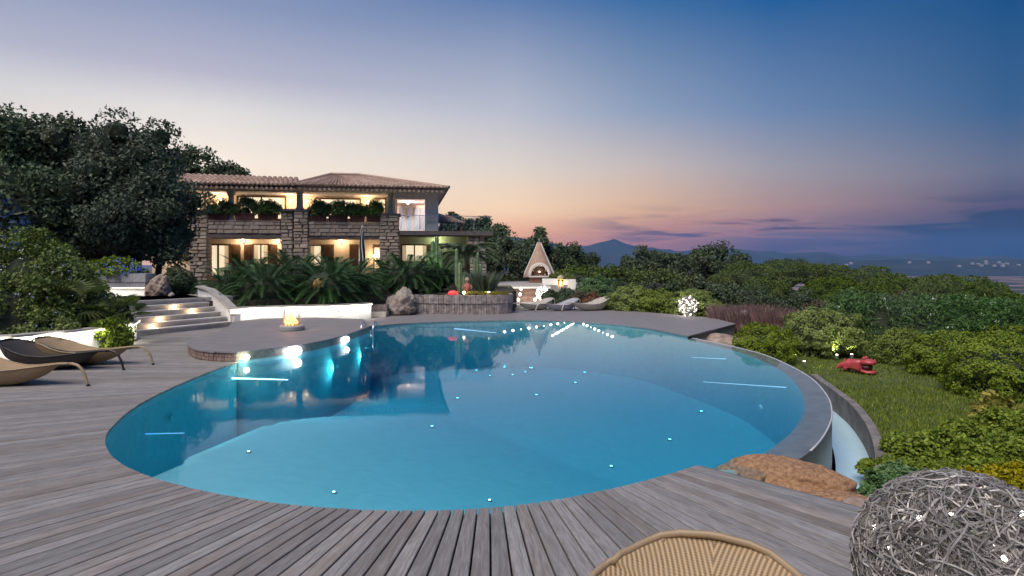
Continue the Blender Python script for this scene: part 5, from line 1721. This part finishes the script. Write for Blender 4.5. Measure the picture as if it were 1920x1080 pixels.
m_tan = weave('tan_weave', (.13, .08, .038), (.50, .345, .185))
m_brn = weave('dark_weave', (.015, .012, .009), (.055, .045, .036))
m_cream = weave('cream_weave', (.30, .25, .20), (.58, .52, .45))
m_blu = weave('grey_weave', (.22, .22, .26), (.50, .50, .54))
def lounger_parts(t_, mat, frame, wscale=1.0):
    """leaf shaped shell: head end at -x, stalk leg at +x"""
    ctl = [(0, -1.16, .565, .02), (.02, -1.15, .562, .10), (.05, -1.12, .55, .175), (.09, -1.07, .525, .235), (.15, -.98, .48, .295), (.25, -.80, .375, .36), (.36, -.58, .27, .39), (.47, -.32, .20, .385), (.58, -.02, .185, .33), (.70, .30, .235, .24), (.80, .62, .30, .15), (.90, .90, .355, .07), (1.0, 1.08, .37, .025)]
    ss = [c_[0] for c_ in ctl]
    N_, M_ = 40, 14
    V, UV, Fs = [], [], []
    for i in range(N_ + 1):
        s = i / N_
        x = np.interp(s, ss, [c_[1] for c_ in ctl])
        z = np.interp(s, ss, [c_[2] for c_ in ctl])
        w_ = np.interp(s, ss, [c_[3] for c_ in ctl]) * wscale
        for j in range(M_ + 1):
            v = -1 + 2 * j / M_
            dish = .11 * (w_ / .39) * v * v * sstep(.05, .32, s)
            V.append((x + .05 * v * v * (1 if s < .2 else 0) * 1.0, v * w_, z + dish))
            UV.append((s * 2.2, v * w_))
    k = M_ + 1
    Fs = [(i * k + j, (i + 1) * k + j, (i + 1) * k + j + 1, i * k + j + 1) for i in range(N_) for j in range(M_)]
    def shell(name, dz, m_):
        me = bpy.data.meshes.new(name)
        me.from_pydata([(a, b_, c_ + dz) for a, b_, c_ in V], [], Fs)
        uv = me.uv_layers.new(name='UVMap')
        for l in me.loops:
            uv.data[l.index].uv = UV[l.vertex_index]
        me.shade_smooth()
        return obj(name, me, m_, t_)
    shell('woven_seat', 0, mat)
    # belly under the seat resting on the ground
    B, BF = [], []
    for i in range(N_ + 1):
        s = i / N_
        a, b_ = V[i * k], V[i * k + M_]
        belly = math.sin(PI * min(max((s - .12) / .75, 0), 1)) ** .8
        mid = V[i * k + M_ // 2]
        zb_ = mid[2] * (1 - belly) + .0 * belly - .012
        zb_ = max(zb_, .004) if belly > .2 else zb_
        w_ = abs(a[1])
        prof = [(a[0], a[1], a[2] - .008), (mid[0], -w_ * .86, (a[2] + zb_ * 1.6) / 2.6), (mid[0], -w_ * .45, zb_ + .01), (mid[0], 0, zb_), (mid[0], w_ * .45, zb_ + .01), (mid[0], w_ * .86, (a[2] + zb_ * 1.6) / 2.6), (b_[0], b_[1], b_[2] - .008)]
        B += prof
    BF = [(i * 7 + j, i * 7 + j + 1, (i + 1) * 7 + j + 1, (i + 1) * 7 + j) for i in range(3, N_) for j in range(6)]
    me = bpy.data.meshes.new('woven_base')
    me.from_pydata(B, [], BF)
    uv = me.uv_layers.new(name='UVMap')
    for l in me.loops:
        c_ = B[l.vertex_index]
        uv.data[l.index].uv = (c_[0] + 1.1, c_[2])
    me.shade_smooth()
    obj('woven_base', me, mat, t_)
    # rim
    left = [V[i * k] for i in range(N_ + 1)]
    right = [V[i * k + M_] for i in range(N_ + 1)]
    MB().tube(left[::-1] + right, .013, 6).build('rim', frame, t_, True)
    # stalk leg at the foot end
    MB().tube([(1.02, 0, .365), (1.12, 0, .375), (1.22, 0, .35), (1.30, 0, .28), (1.36, 0, .16), (1.40, 0, .02), (1.405, 0, 0)], [.026, .026, .025, .024, .022, .02, .02], 8).build('foot_leg', frame, t_, True)
    MB().lathe([(.026, 0), (.026, .03), (.018, .035)], (1.405, 0, 0), 8).build('foot_cap', pbr('black_rubber', (.015, .015, .015)), t_)
    # rear support below the head
    for sd in (-1, 1):
        MB().tube([(-1.06, sd * .22, .54), (-1.14, sd * .22, .47), (-1.17, sd * .21, .28), (-1.15, sd * .20, 0)], .02, 8).build('head_leg', frame, t_, True)
m_tanf = pbr('tan_frame', (.30, .21, .12), (.38, .27, .16), rough=.5)
m_brnf = pbr('dark_frame', (.025, .02, .017), rough=.4)
m_crmf = pbr('cream_frame', (.5, .45, .4), rough=.5)
def lounger(label, foot, rz, mat, fr, s=1.0, group=None, ws=1.0):
    f = Vector(foot)
    off = Matrix.Rotation(rz, 3, 'Z') @ Vector((1.405 * s, 0, 0))
    t_ = thing('sun_lounger', label, 'lounger', f - off, rz, group)
    t_.scale = (s, s, s)
    lounger_parts(t_, mat, fr, ws)
    return t_
GL = 'woven sunloungers'
lounger('tan woven leaf lounger farthest back in the left row by the white wall', G(287, 684), R(-4), m_tan, m_tanf, .92, GL)
lounger('dark brown woven leaf lounger in the middle of the left row', G(232, 694), R(-6), m_brn, m_brnf, .95, GL)
lounger('tan woven leaf lounger nearest in the left row, cut by the picture edge', G(165, 724), R(-5), m_tan, m_tanf, .95, GL)
near_l = lounger('tan woven leaf lounger in the foreground seen from behind its rounded head', (1.6, 4.75, 0), R(73), m_tan, m_tanf, 1.05, GL, ws=1.25)
near_l.location = (.485, 1.69, 0)
near_l.rotation_euler = (0, 0, R(-112))
near_l.scale = (1.02, 1.05, 1.36)
lounger('cream woven lounger at the left of the three on the far deck', G(955, 584), R(215), m_cream, m_crmf, .85, GL)
lounger('grey blue woven lounger in the middle of the three on the far deck', G(1004, 585), R(215), m_blu, m_crmf, .85, GL)
lounger('cream woven lounger at the right of the three on the far deck', G(1053, 585), R(212), m_cream, m_crmf, .95, GL)

# --- wire ball lamps
m_wire = pbr('raw_aluminium_wire', (.13, .11, .10), (.55, .51, .475), rough=.45, metal=.35, island=True)
def wire_mesh(R_, n, rad, seed, segs=9):
    rg = np.random.default_rng(seed)
    V, Fs = [], []
    for i in range(n):
        d = unit(rg.normal(0, 1, (1, 3)))[0]
        t_ = unit(np.cross(d, rg.normal(0, 1, 3))[None])[0]
        Lr = rg.uniform(.25, .95)
        rr_ = R_ * (1 - abs(rg.normal(0, .075)))
        bend = rg.normal(0, 1.5)
        rad_ = rad * rg.uniform(.7, 1.35)
        o_ = len(V)
        s_ = np.cross(d, t_)
        for k in range(segs + 1):
            a = Lr * k / segs
            p = d * math.cos(a) + t_ * math.sin(a) + s_ * bend * (a * a) * .5
            p = p / np.linalg.norm(p)
            rloc = rr_ * (1 + .02 * math.sin(k * 1.7 + i))
            c_ = p * rloc
            e1 = np.cross(p, t_); e1 /= np.linalg.norm(e1) + 1e-9
            for j in range(3):
                th = 2 * PI * j / 3
                V.append(c_ + (e1 * math.cos(th) + p * math.sin(th)) * rad_)
        Fs += [(o_ + k * 3 + j, o_ + k * 3 + (j + 1) % 3, o_ + k * 3 + 3 + (j + 1) % 3, o_ + k * 3 + 3 + j) for k in range(segs) for j in range(3)]
    return np.array(V), Fs
def ball_lamp(label, loc, R_, n, rad, seed, nb, br, glow_s, energy, c_=(1, .95, .88), wire=None):
    t_ = thing('ball_lamp', label, 'lamp', loc)
    V, Fs = wire_mesh(R_, n, rad, seed)
    V[:, 2] = np.maximum(V[:, 2], -R_ + .01) + R_
    o = np_obj('wire_shell', V, Fs, wire or m_wire, t_)
    o['kind'] = 'stuff'
    rg = np.random.default_rng(seed + 5)
    me = None
    for i in range(nb):
        y_ = 1 - 2 * (i + .5) / nb
        a = i * 2.39996 + rg.uniform(-.3, .3)
        d = np.array([math.sqrt(1 - y_ * y_) * math.cos(a), math.sqrt(1 - y_ * y_) * math.sin(a), y_])
        if me is None:
            b_ = MB().lathe([(0, -br), (br * .75, -br * .6), (br, 0), (br * .75, br * .6), (0, br)], k=9).build('bulb', glow('ball_bulb_%d' % int(glow_s * 10), c_, glow_s), t_, True)
            me = b_.data
        else:
            b_ = obj('bulb', me, None, t_)
        b_.location = Vector(d * R_ * rg.uniform(.86, .985)) + Vector((0, 0, R_))
    lamp('ball_light', 'POINT', (0, 0, R_), energy, c_, t_, R_ * .3)
    return t_
ball_lamp('large woven wire ball lamp with tiny bulbs at the lower right corner', (2.19, 2.95, 0), .485, 2700, .0039, 1, 34, .012, 7, 1.2)
ball_lamp('bright white lit wire ball lamp on the corner of the far deck', G(1290, 592)[:], .36, 420, .011, 2, 40, .034, 4, 22, (1, .93, .8))
ball_lamp('wire ball lamp with white bulbs behind the middle far lounger', ((1018 - 960) / F * 29, 29, .12), .34, 200, .01, 3, 36, .045, 7, 14)

# --- fire bowl on the terrace
fp = G(547, 619, TZ)
fire = thing('fire_bowl', 'glass sided fire bowl burning on the round terrace', 'fire bowl', fp)
MB().lathe([(.30, 0), (.32, .02), (.32, .10), (.29, .13), (.0, .132)], k=24).build('base', pbr('cast_stone', (.28, .27, .26), (.36, .35, .34), rough=.8, scale=9), fire)
for k in range(4):
    a = k * PI / 2 + .25
    n_ = Vector((math.cos(a), math.sin(a), 0))
    pane = MB().box(-.19, .19, -.004, .004, .13, .55).build('glass_pane', m_glass, fire)
    pane.location = n_ * .20
    pane.rotation_euler = (0, 0, a + PI / 2)
for k in range(4):
    a = k * PI / 2 + .25 + PI / 4
    MB().box(-.006, .006, -.006, .006, .13, .56).build('corner_post', m_steel, fire).location = (.275 * math.cos(a), .275 * math.sin(a), 0)
m_flame = pbr('flame', (.9, .4, .1), rough=1, emit=(1, .36, .09), estr=4.0)
frg = random.Random(8)
for i in range(13):
    a, r_ = i * 2.4, .012 + .125 * math.sqrt(i / 13)
    h_ = frg.uniform(.26, .50) * (1 - r_ * 2)
    x, y = r_ * math.cos(a), r_ * math.sin(a)
    MB().tube([(x, y, .12), (x + frg.uniform(-.02, .02), y, .12 + h_ * .35), (x * .8 + frg.uniform(-.03, .03), y * .8, .12 + h_ * .7), (x * .6, y * .6, .12 + h_)], [.025, .055, .03, .003], 7).build('flame', m_flame, fire, True)
for i in range(9):
    a = i * .7
    rk = np_obj('fire_glass', blob(ICO1[0], i, .2) * .035, ICO1[1], pbr('ember_stone', (.3, .12, .05), rough=.7, emit=(1, .3, .05), estr=.6), fire)
    rk.location = (.13 * math.cos(a), .13 * math.sin(a), .145)
lamp('fire_light', 'POINT', (0, 0, .42), 22, (1, .5, .2), fire, .12)

# --- garden oven with pointed hood
ov = thing('garden_oven', 'pointed cone shaped garden oven with arched white mouth', 'oven', ((1011 - 960) / F * 35, 35, .78))
m_adobe = pbr('adobe', (.42, .27, .19), (.52, .35, .26), rough=.9, scale=4, bump=.01)
m_aw = pbr('whitewash', (.62, .57, .52), (.7, .65, .6), rough=.9, scale=5)
m_brick = pbr('oven_brick', (.24, .12, .08), (.34, .19, .13), rough=.9, scale=9)
MB().box(-.55, .62, -.5, .6, 0, .38).build('brick_base', m_brick, ov)
prof = [(.80, .32), (.82, .42), (.74, .66), (.60, .98), (.44, 1.35), (.29, 1.72), (.17, 2.02), (.08, 2.26), (.045, 2.36)]
k_ = 28
V, Fs = [], []
for r_, z in prof:
    for j in range(k_):
        a = 2 * PI * j / k_
        V.append((r_ * math.cos(a), r_ * .8 * math.sin(a), z))
for i in range(len(prof) - 1):
    for j in range(k_):
        a = (j + .5) / k_ * 2 * PI
        if i < 3 and abs(a - 1.5 * PI) < (.95, .8, .55)[i]:
            continue
        Fs.append((i * k_ + j, i * k_ + (j + 1) % k_, (i + 1) * k_ + (j + 1) % k_, (i + 1) * k_ + j))
MB().add(V, Fs).build('hood', m_adobe, ov, True)
arch = [(-.56, -.52, .36)] + [(.56 * math.cos(PI - PI * i / 14), -.56 + .1 * math.sin(PI * i / 14), .44 + .62 * math.sin(PI * i / 14)) for i in range(15)] + [(.56, -.52, .36)]
MB().tube(arch, .085, 8).build('arch_rim', m_aw, ov, True)
MB().box(-.62, .62, -.62, -.42, .32, .40).build('hearth_slab', m_aw, ov)
MB().lathe([(.62, .40), (.60, .8), (.35, 1.15), (.05, 1.25)], (0, .12, 0), 20).build('fire_chamber', pbr('dark_brown_brick', (.08, .045, .03), (.13, .08, .05), rough=.95, scale=8), ov, True)  # chamber brick in a darker brown than the base
for i in range(3):
    lg = MB().tube([(-.3 + .02 * i, -.36 + .06 * i, .46 + .05 * (i % 2)), (.34, -.38 + .05 * i, .47)], .05, 8).build('log', m_aw, ov, True)
MB().lathe([(.045, 2.34), (.06, 2.38), (.03, 2.42), (.05, 2.48), (.012, 2.56)], k=10).build('finial', pbr('grey_metal', (.3, .3, .3), rough=.5, metal=.5), ov, True)
lamp('hearth_light', 'POINT', (0, -.5, .62), 6, (1, .85, .65), ov, .1)
sideM = [MB().tube([(s * .86, -.02, .30), (s * .80, -.1, .60), (s * .63, -.12, .98), (s * .46, -.1, 1.36), (s * .30, -.06, 1.74), (s * .08, -.02, 2.30)], [.07, .06, .05, .045, .04, .03], 7).build('edge_moulding', m_aw, ov, True) for s in (-1, 1)]

# terraces and walls before the oven
def P3(px, Y):
    return (px - 960) / F * Y
ow = thing('brick_terrace_wall', 'brick terrace wall with pale coping and white lamps below the oven', 'wall', (P3(990, 31), 31, 0))
MB().box(-1.9, 1.1, 0, .4, 0, .62).build('wall_body', pbr('red_brick_far', (.26, .16, .12), (.38, .26, .21), rough=.9, scale=6), ow)
MB().box(-2.0, 1.15, -.08, .5, .62, .70).build('coping', m_white, ow)
MB().box(-1.2, .9, -.9, -.005, 0, .22).build('step', MATS['red_brick_far'], ow)
struct(MB().prism([(-1.4, 26.3), (4.8, 25.8), (5.5, 36), (-1.6, 36)], -.4, .0).build('oven_terrace', m_pave))
struct(MB().prism([(-1.0, 31.4), (2.3, 31.4), (4.6, 32), (4.6, 37), (-1.0, 37)], -.4, .78).build('oven_terrace', m_pave))
for i, (px, y_, Y, lb) in enumerate(((954, 541, 30.8, 'round white lamp left of the steps below the oven'), (947, 547, 30.4, 'lowest round white lamp beside the curved planter end'), (977, 542, 30.6, 'upper white lamp on the steps below the oven'), (975, 552, 30.0, 'lower white lamp on the steps below the oven'), (972, 562, 28.6, 'white lamp behind the left far lounger'), (1003, 562, 27.6, 'tall white lamp between the left and middle far loungers'))):
    p = P(px, y_, Y)
    t_ = thing('terrace_lamp', lb, 'lamp', p)
    MB().lathe([(.02, -.08), (.05, -.055), (.07, 0), (.05, .055), (.02, .08)], k=10).build('globe', glow('terrace_globe', (1, .9, .75), 2.6), t_, True)
    MB().tube([(0, 0, -max(.15, p.z - .02)), (0, 0, -.08)], .02, 6).build('stem', m_steel, t_)
    lamp('globe_light', 'POINT', (0, -.2, .1), 5, (1, .85, .66), t_, .1)
pw = thing('white_planter_wall', 'white rendered planter walls with yellow lit niche right of the oven', 'planter', (P3(1050, 31.5), 31.5, .55))
MB().box(-.9, -.12, 0, .35, 0, .55).build('wall_body', m_white, pw)
MB().box(.2, .82, .05, .4, -.05, .52).build('wall_body', m_white, pw)
MB().box(-.10, .18, .28, .34, 0, .55).build('niche_back', pbr('ochre', (.5, .33, .1), (.6, .42, .15), rough=.8), pw)
MB().lathe([(.16, .50), (.2, .56), (.14, .68), (.03, .74)], (.04, .1, 0), 14).build('lamp_hood', pbr('ochre_hood', (.42, .34, .2), (.5, .42, .26), rough=.8), pw, True)
MB().lathe([(.04, .03), (.06, .1), (.06, .38), (.03, .45)], (.04, .08, 0), 10).build('lamp_tube', glow('niche_glow', (1, .62, .2), 2.2), pw, True)
lamp('niche_lamp', 'POINT', (.04, -.08, .3), 6, (1, .68, .25), pw, .05)
struct(MB().prism([(P3(1020, 31.3), 31.45), (P3(1082, 31.3), 31.45), (P3(1090, 33), 33), (P3(1020, 33), 33)], 0, .56).build('planter_base', m_blk))
for i, (px, Y, z, rx, rz, mt, lb) in enumerate(((1050, 32.4, 1.05, .8, .35, M_BOX, 'green shrub on top of the white planter walls'), (1032, 28.2, .1, .5, .62, M_MAQD, 'dark green shrub behind the middle far lounger'), (1062, 28.0, .1, .55, .66, M_OLIVE, 'grey green shrub behind the far loungers'), (1088, 27.6, .1, .42, .6, M_BROWN, 'tan rounded shrub behind the right far lounger'), (1110, 27.0, .05, .42, .55, leafm('russet_leaf', (.12, .06, .04), (.32, .17, .11)), 'russet rounded shrub right of the tan one'), (1128, 27.2, -.05, .5, .6, M_OLEA, 'green shrub between the russet one and the deck shrubs'))):
    shrub('low_shrub', lb, px, 0, z, rx, rz, 820 + i, mt, n=2200, leaf=.1, lobes=30, lr=.28, Y=Y)

# --- red animal sculpture on the lawn
def skin_body(name, verts, edges, radii, mat, parent, sub=2):
    me = bpy.data.meshes.new(name)
    me.from_pydata(verts, edges, [])
    o = obj(name, me, mat, parent)
    md = o.modifiers.new('skin', 'SKIN')
    for i, r_ in enumerate(radii):
        me.skin_vertices[0].data[i].radius = r_ if isinstance(r_, tuple) else (r_, r_)
    me.skin_vertices[0].data[0].use_root = True
    md.use_smooth_shade = True
    sb = o.modifiers.new('sub', 'SUBSURF')
    sb.levels = sb.render_levels = sub
    return o
sp = G(1604, 699, LZ)
red = thing('red_sculpture', 'glossy red beast sculpture with open mouth crouching on the lawn', 'sculpture', sp, R(-46))
red.scale = (.88, .88, .85)
m_red = pbr('red_lacquer', (.42, .055, .06), (.50, .08, .08), rough=.35, scale=5)
vs = [(0, 0, .22), (.16, 0, .22), (-.17, 0, .22), (-.31, 0, .17), (-.45, .03, .07),
      (.13, -.10, .14), (.16, -.12, .03), (.13, .10, .14), (.16, .12, .03), (-.19, -.10, .14), (-.22, -.12, .03), (-.19, .10, .14), (-.22, .12, .03)]
es = [(0, 1), (0, 2), (2, 3), (3, 4), (1, 5), (5, 6), (1, 7), (7, 8), (2, 9), (9, 10), (2, 11), (11, 12)]
ra = [(.18, .15), (.17, .15), (.16, .14), .10, .035, .085, .06, .085, .06, .085, .06, .085, .06]
skin_body('body', vs, es, ra, m_red, red)
def jaw(name, pts, mat):
    """pts: (x, half width, z low, z high) along the snout"""
    V, Fs = [], []
    k = 12
    for x, w_, zl, zh in pts:
        for j in range(k):
            a = 2 * PI * j / k
            V.append((x, w_ * math.copysign(abs(math.cos(a)) ** .7, math.cos(a)), (zl + zh) / 2 + (zh - zl) / 2 * math.sin(a)))
    n = len(pts)
    Fs = [(i * k + j, i * k + (j + 1) % k, (i + 1) * k + (j + 1) % k, (i + 1) * k + j) for i in range(n - 1) for j in range(k)] + [tuple(range(k - 1, -1, -1)), tuple((n - 1) * k + j for j in range(k))]
    return MB().add(V, Fs).build(name, mat, red, True)
jaw('upper_jaw', [(.10, .10, .17, .36), (.18, .18, .20, .40), (.28, .20, .235, .40), (.38, .19, .25, .385), (.44, .15, .26, .37), (.465, .06, .28, .34)], m_red)
jaw('lower_jaw', [(.10, .10, .06, .22), (.18, .17, .02, .15), (.28, .19, .015, .12), (.38, .18, .015, .115), (.44, .14, .02, .11), (.46, .05, .03, .09)], m_red)
jaw('mouth', [(.12, .14, .10, .28), (.22, .165, .10, .27), (.32, .165, .10, .27), (.36, .12, .11, .26), (.37, .04, .15, .22)], pbr('dark_mouth', (.06, .01, .012), rough=.5))
for s in (-1, 1):
    e = MB().lathe([(0, -.04), (.035, -.02), (.045, .02), (.03, .05), (0, .06)], (.22, s * .09, .40), 10).build('eye_bump', m_red, red, True)
    MB().lathe([(0, -.025), (.022, -.012), (.026, .01), (0, .03)], (.42, s * .07, .37), 8).build('nostril', m_red, red, True)
for i in range(5):
    MB().add([(-.28 + i * .11, -.02, .27 + .03 * math.sin(i)), (-.20 + i * .11, -.02, .28 + .03 * math.sin(i)), (-.20 + i * .11, .02, .28 + .03 * math.sin(i)), (-.28 + i * .11, .02, .27 + .03 * math.sin(i)), (-.25 + i * .11, 0, .37)], [(0, 1, 4), (1, 2, 4), (2, 3, 4), (3, 0, 4)]).build('back_spine', m_red, red)

# garden spots in the shrubs
def spot(label, px, py, z, e, aimd, c_=(1, .97, .6)):
    p = G(px, py, z)
    t_ = thing('garden_spotlight', label, 'spotlight', p)
    MB().lathe([(.015, -.02), (.015, .05), (.04, .06), (.05, .16), (.035, .16)], k=10).build('lamp_body', m_ring, t_)
    MB().lathe([(0, .15), (.04, .155), (0, .175)], k=10).build('lens', glow('spot_lens', c_, 12), t_)
    lamp('beam', 'SPOT', (0, 0, .2), e, c_, t_, .03, 85, aimd)
spot('bright garden spotlight at the foot of the large domed shrub', 1569, 677, LZ, 26, (.05, .5, 1.0))
spot('garden spotlight beside the small domed shrub at the overflow rim', 1492, 678, LZ, 22, (-.5, .35, .75), (.95, 1, .85))
spot('low garden spotlight throwing a streak across the lawn', 1508, 690, LZ, 9, (1.1, -.1, .12), (1, 1, .6))
spot('small garden spotlight left of the red sculpture behind it', 1597, 676, LZ, 7, (.2, .6, .8), (.95, 1, .6))

# --- balcony troughs with shrubs
m_trough = pbr('oxblood_terracotta', (.13, .045, .035), (.19, .075, .06), rough=.75, scale=6)
tl = [(395, 429, 'trough with shrub at the left end of the balcony, by the first pier'), (441, 477, 'trough with shrub right of the first balcony column'), (484, 521, 'trough with shrub before the wide left window'), (580, 612, 'trough with shrub right of the middle pillar'), (616, 652, 'trough with shrub before the wide right window'), (656, 684, 'trough with shrub right of the wide right window'), (687, 714, 'trough with shrub at the right end of the balcony')]
for i, (a, b_, lb) in enumerate(tl):
    yb, yt = (413, 400) if i < 3 else (416, 404)
    u0, z1 = HP(a, yt, .2)
    u1, _ = HP(b_, yt, .2)
    zb_ = HP((a + b_) / 2, yb, .2)[1]
    X = Vector((-9.15, 32.7, 0)) + Matrix.Rotation(HA, 3, 'Z') @ Vector(((u0 + u1) / 2, .2, 0))
    t_ = thing('balcony_trough', 'terracotta ' + lb, 'planter', (X.x, X.y, zb_), HA, 'planted troughs on the villa balcony')
    hw, hh = (u1 - u0) / 2, z1 - zb_
    MB().add([(-hw * .92, -.16, .0), (hw * .92, -.16, 0), (hw * .92, .16, 0), (-hw * .92, .16, 0), (-hw, -.19, hh), (hw, -.19, hh), (hw, .19, hh), (-hw, .19, hh)], [(0, 3, 2, 1), (4, 5, 6, 7), (0, 1, 5, 4), (1, 2, 6, 5), (2, 3, 7, 6), (3, 0, 4, 7)]).build('trough', m_trough, t_)
    MB().box(-hw - .02, hw + .02, -.21, .21, hh - .04, hh + .015).build('trough_rim', m_trough, t_)
    V, Fs, mi = foliage(900 + i, (hw * (1.3 + .2 * math.sin(i * 1.7)), .42, .62 + .14 * math.sin(i * 2.3)), 2600, 22 + 3 * i, .55, .15, .15, dome=True, core=.45, jit=1.1, spread=.95)
    o = np_obj('foliage', V + np.array([0, 0, hh]), Fs, [leafm('balcony_leaf', (0.039, 0.099, 0.028), (0.175, 0.274, 0.088)), DARK_CORE], t_, mi)

# --- closed parasol before the villa
pr = thing('closed_parasol', 'tall closed black and white striped parasol before the villa', 'parasol', (P3(679, 29.5), 29.5, UZ - .1))
zt_ = H + (HOR - 427) / F * 29.5 - UZ + .1
MB().tube([(0, 0, 0), (0, 0, zt_ - .05)], .025, 8).build('pole', m_steel, pr)
m_bk = pbr('black_canvas', (.015, .015, .018), rough=.8)
m_wc = pbr('white_canvas', (.7, .7, .7), rough=.8)
k_ = 12
for j in range(k_):
    V, Fs = [], []
    zz = np.linspace(zt_ * .32, zt_, 9)
    for i, z in enumerate(zz):
        rr_ = .13 * (1 - i / 8) ** .6 + .03
        tw2 = .35 * math.sin(i * .9)
        for a in (j, j + .5, j + 1):
            aa = 2 * PI * a / k_ + tw2
            r2 = rr_ * (1.15 if a == j + .5 else .8)
            V.append((r2 * math.cos(aa), r2 * math.sin(aa), z))
    for i in range(8):
        for c_ in range(2):
            Fs.append((i * 3 + c_, i * 3 + c_ + 1, i * 3 + 3 + c_ + 1, i * 3 + 3 + c_))
    MB().add(V, Fs).build('canvas_fold', m_bk if j % 3 else m_wc, pr, True)
MB().lathe([(.03, zt_), (.04, zt_ + .05), (.01, zt_ + .12)], k=8).build('finial', m_wc, pr)

# --- haze over the far country
hz = MB().box(-7500, 7500, -120, 6800, -63.5, 262).build('haze', None)
m_hz = bpy.data.materials.new('haze_air')
m_hz.use_nodes = True
t = m_hz.node_tree
for n in list(t.nodes): t.nodes.remove(n)
q = NT(t)
pv = q.n('ShaderNodeVolumePrincipled', ins={'Color': (.22, .48, 1.0, 1), 'Density': .00009})
q.n('ShaderNodeOutputMaterial', ins={1: pv.outputs[0]})
hz.data.materials.append(m_hz)
hz['kind'] = 'stuff'
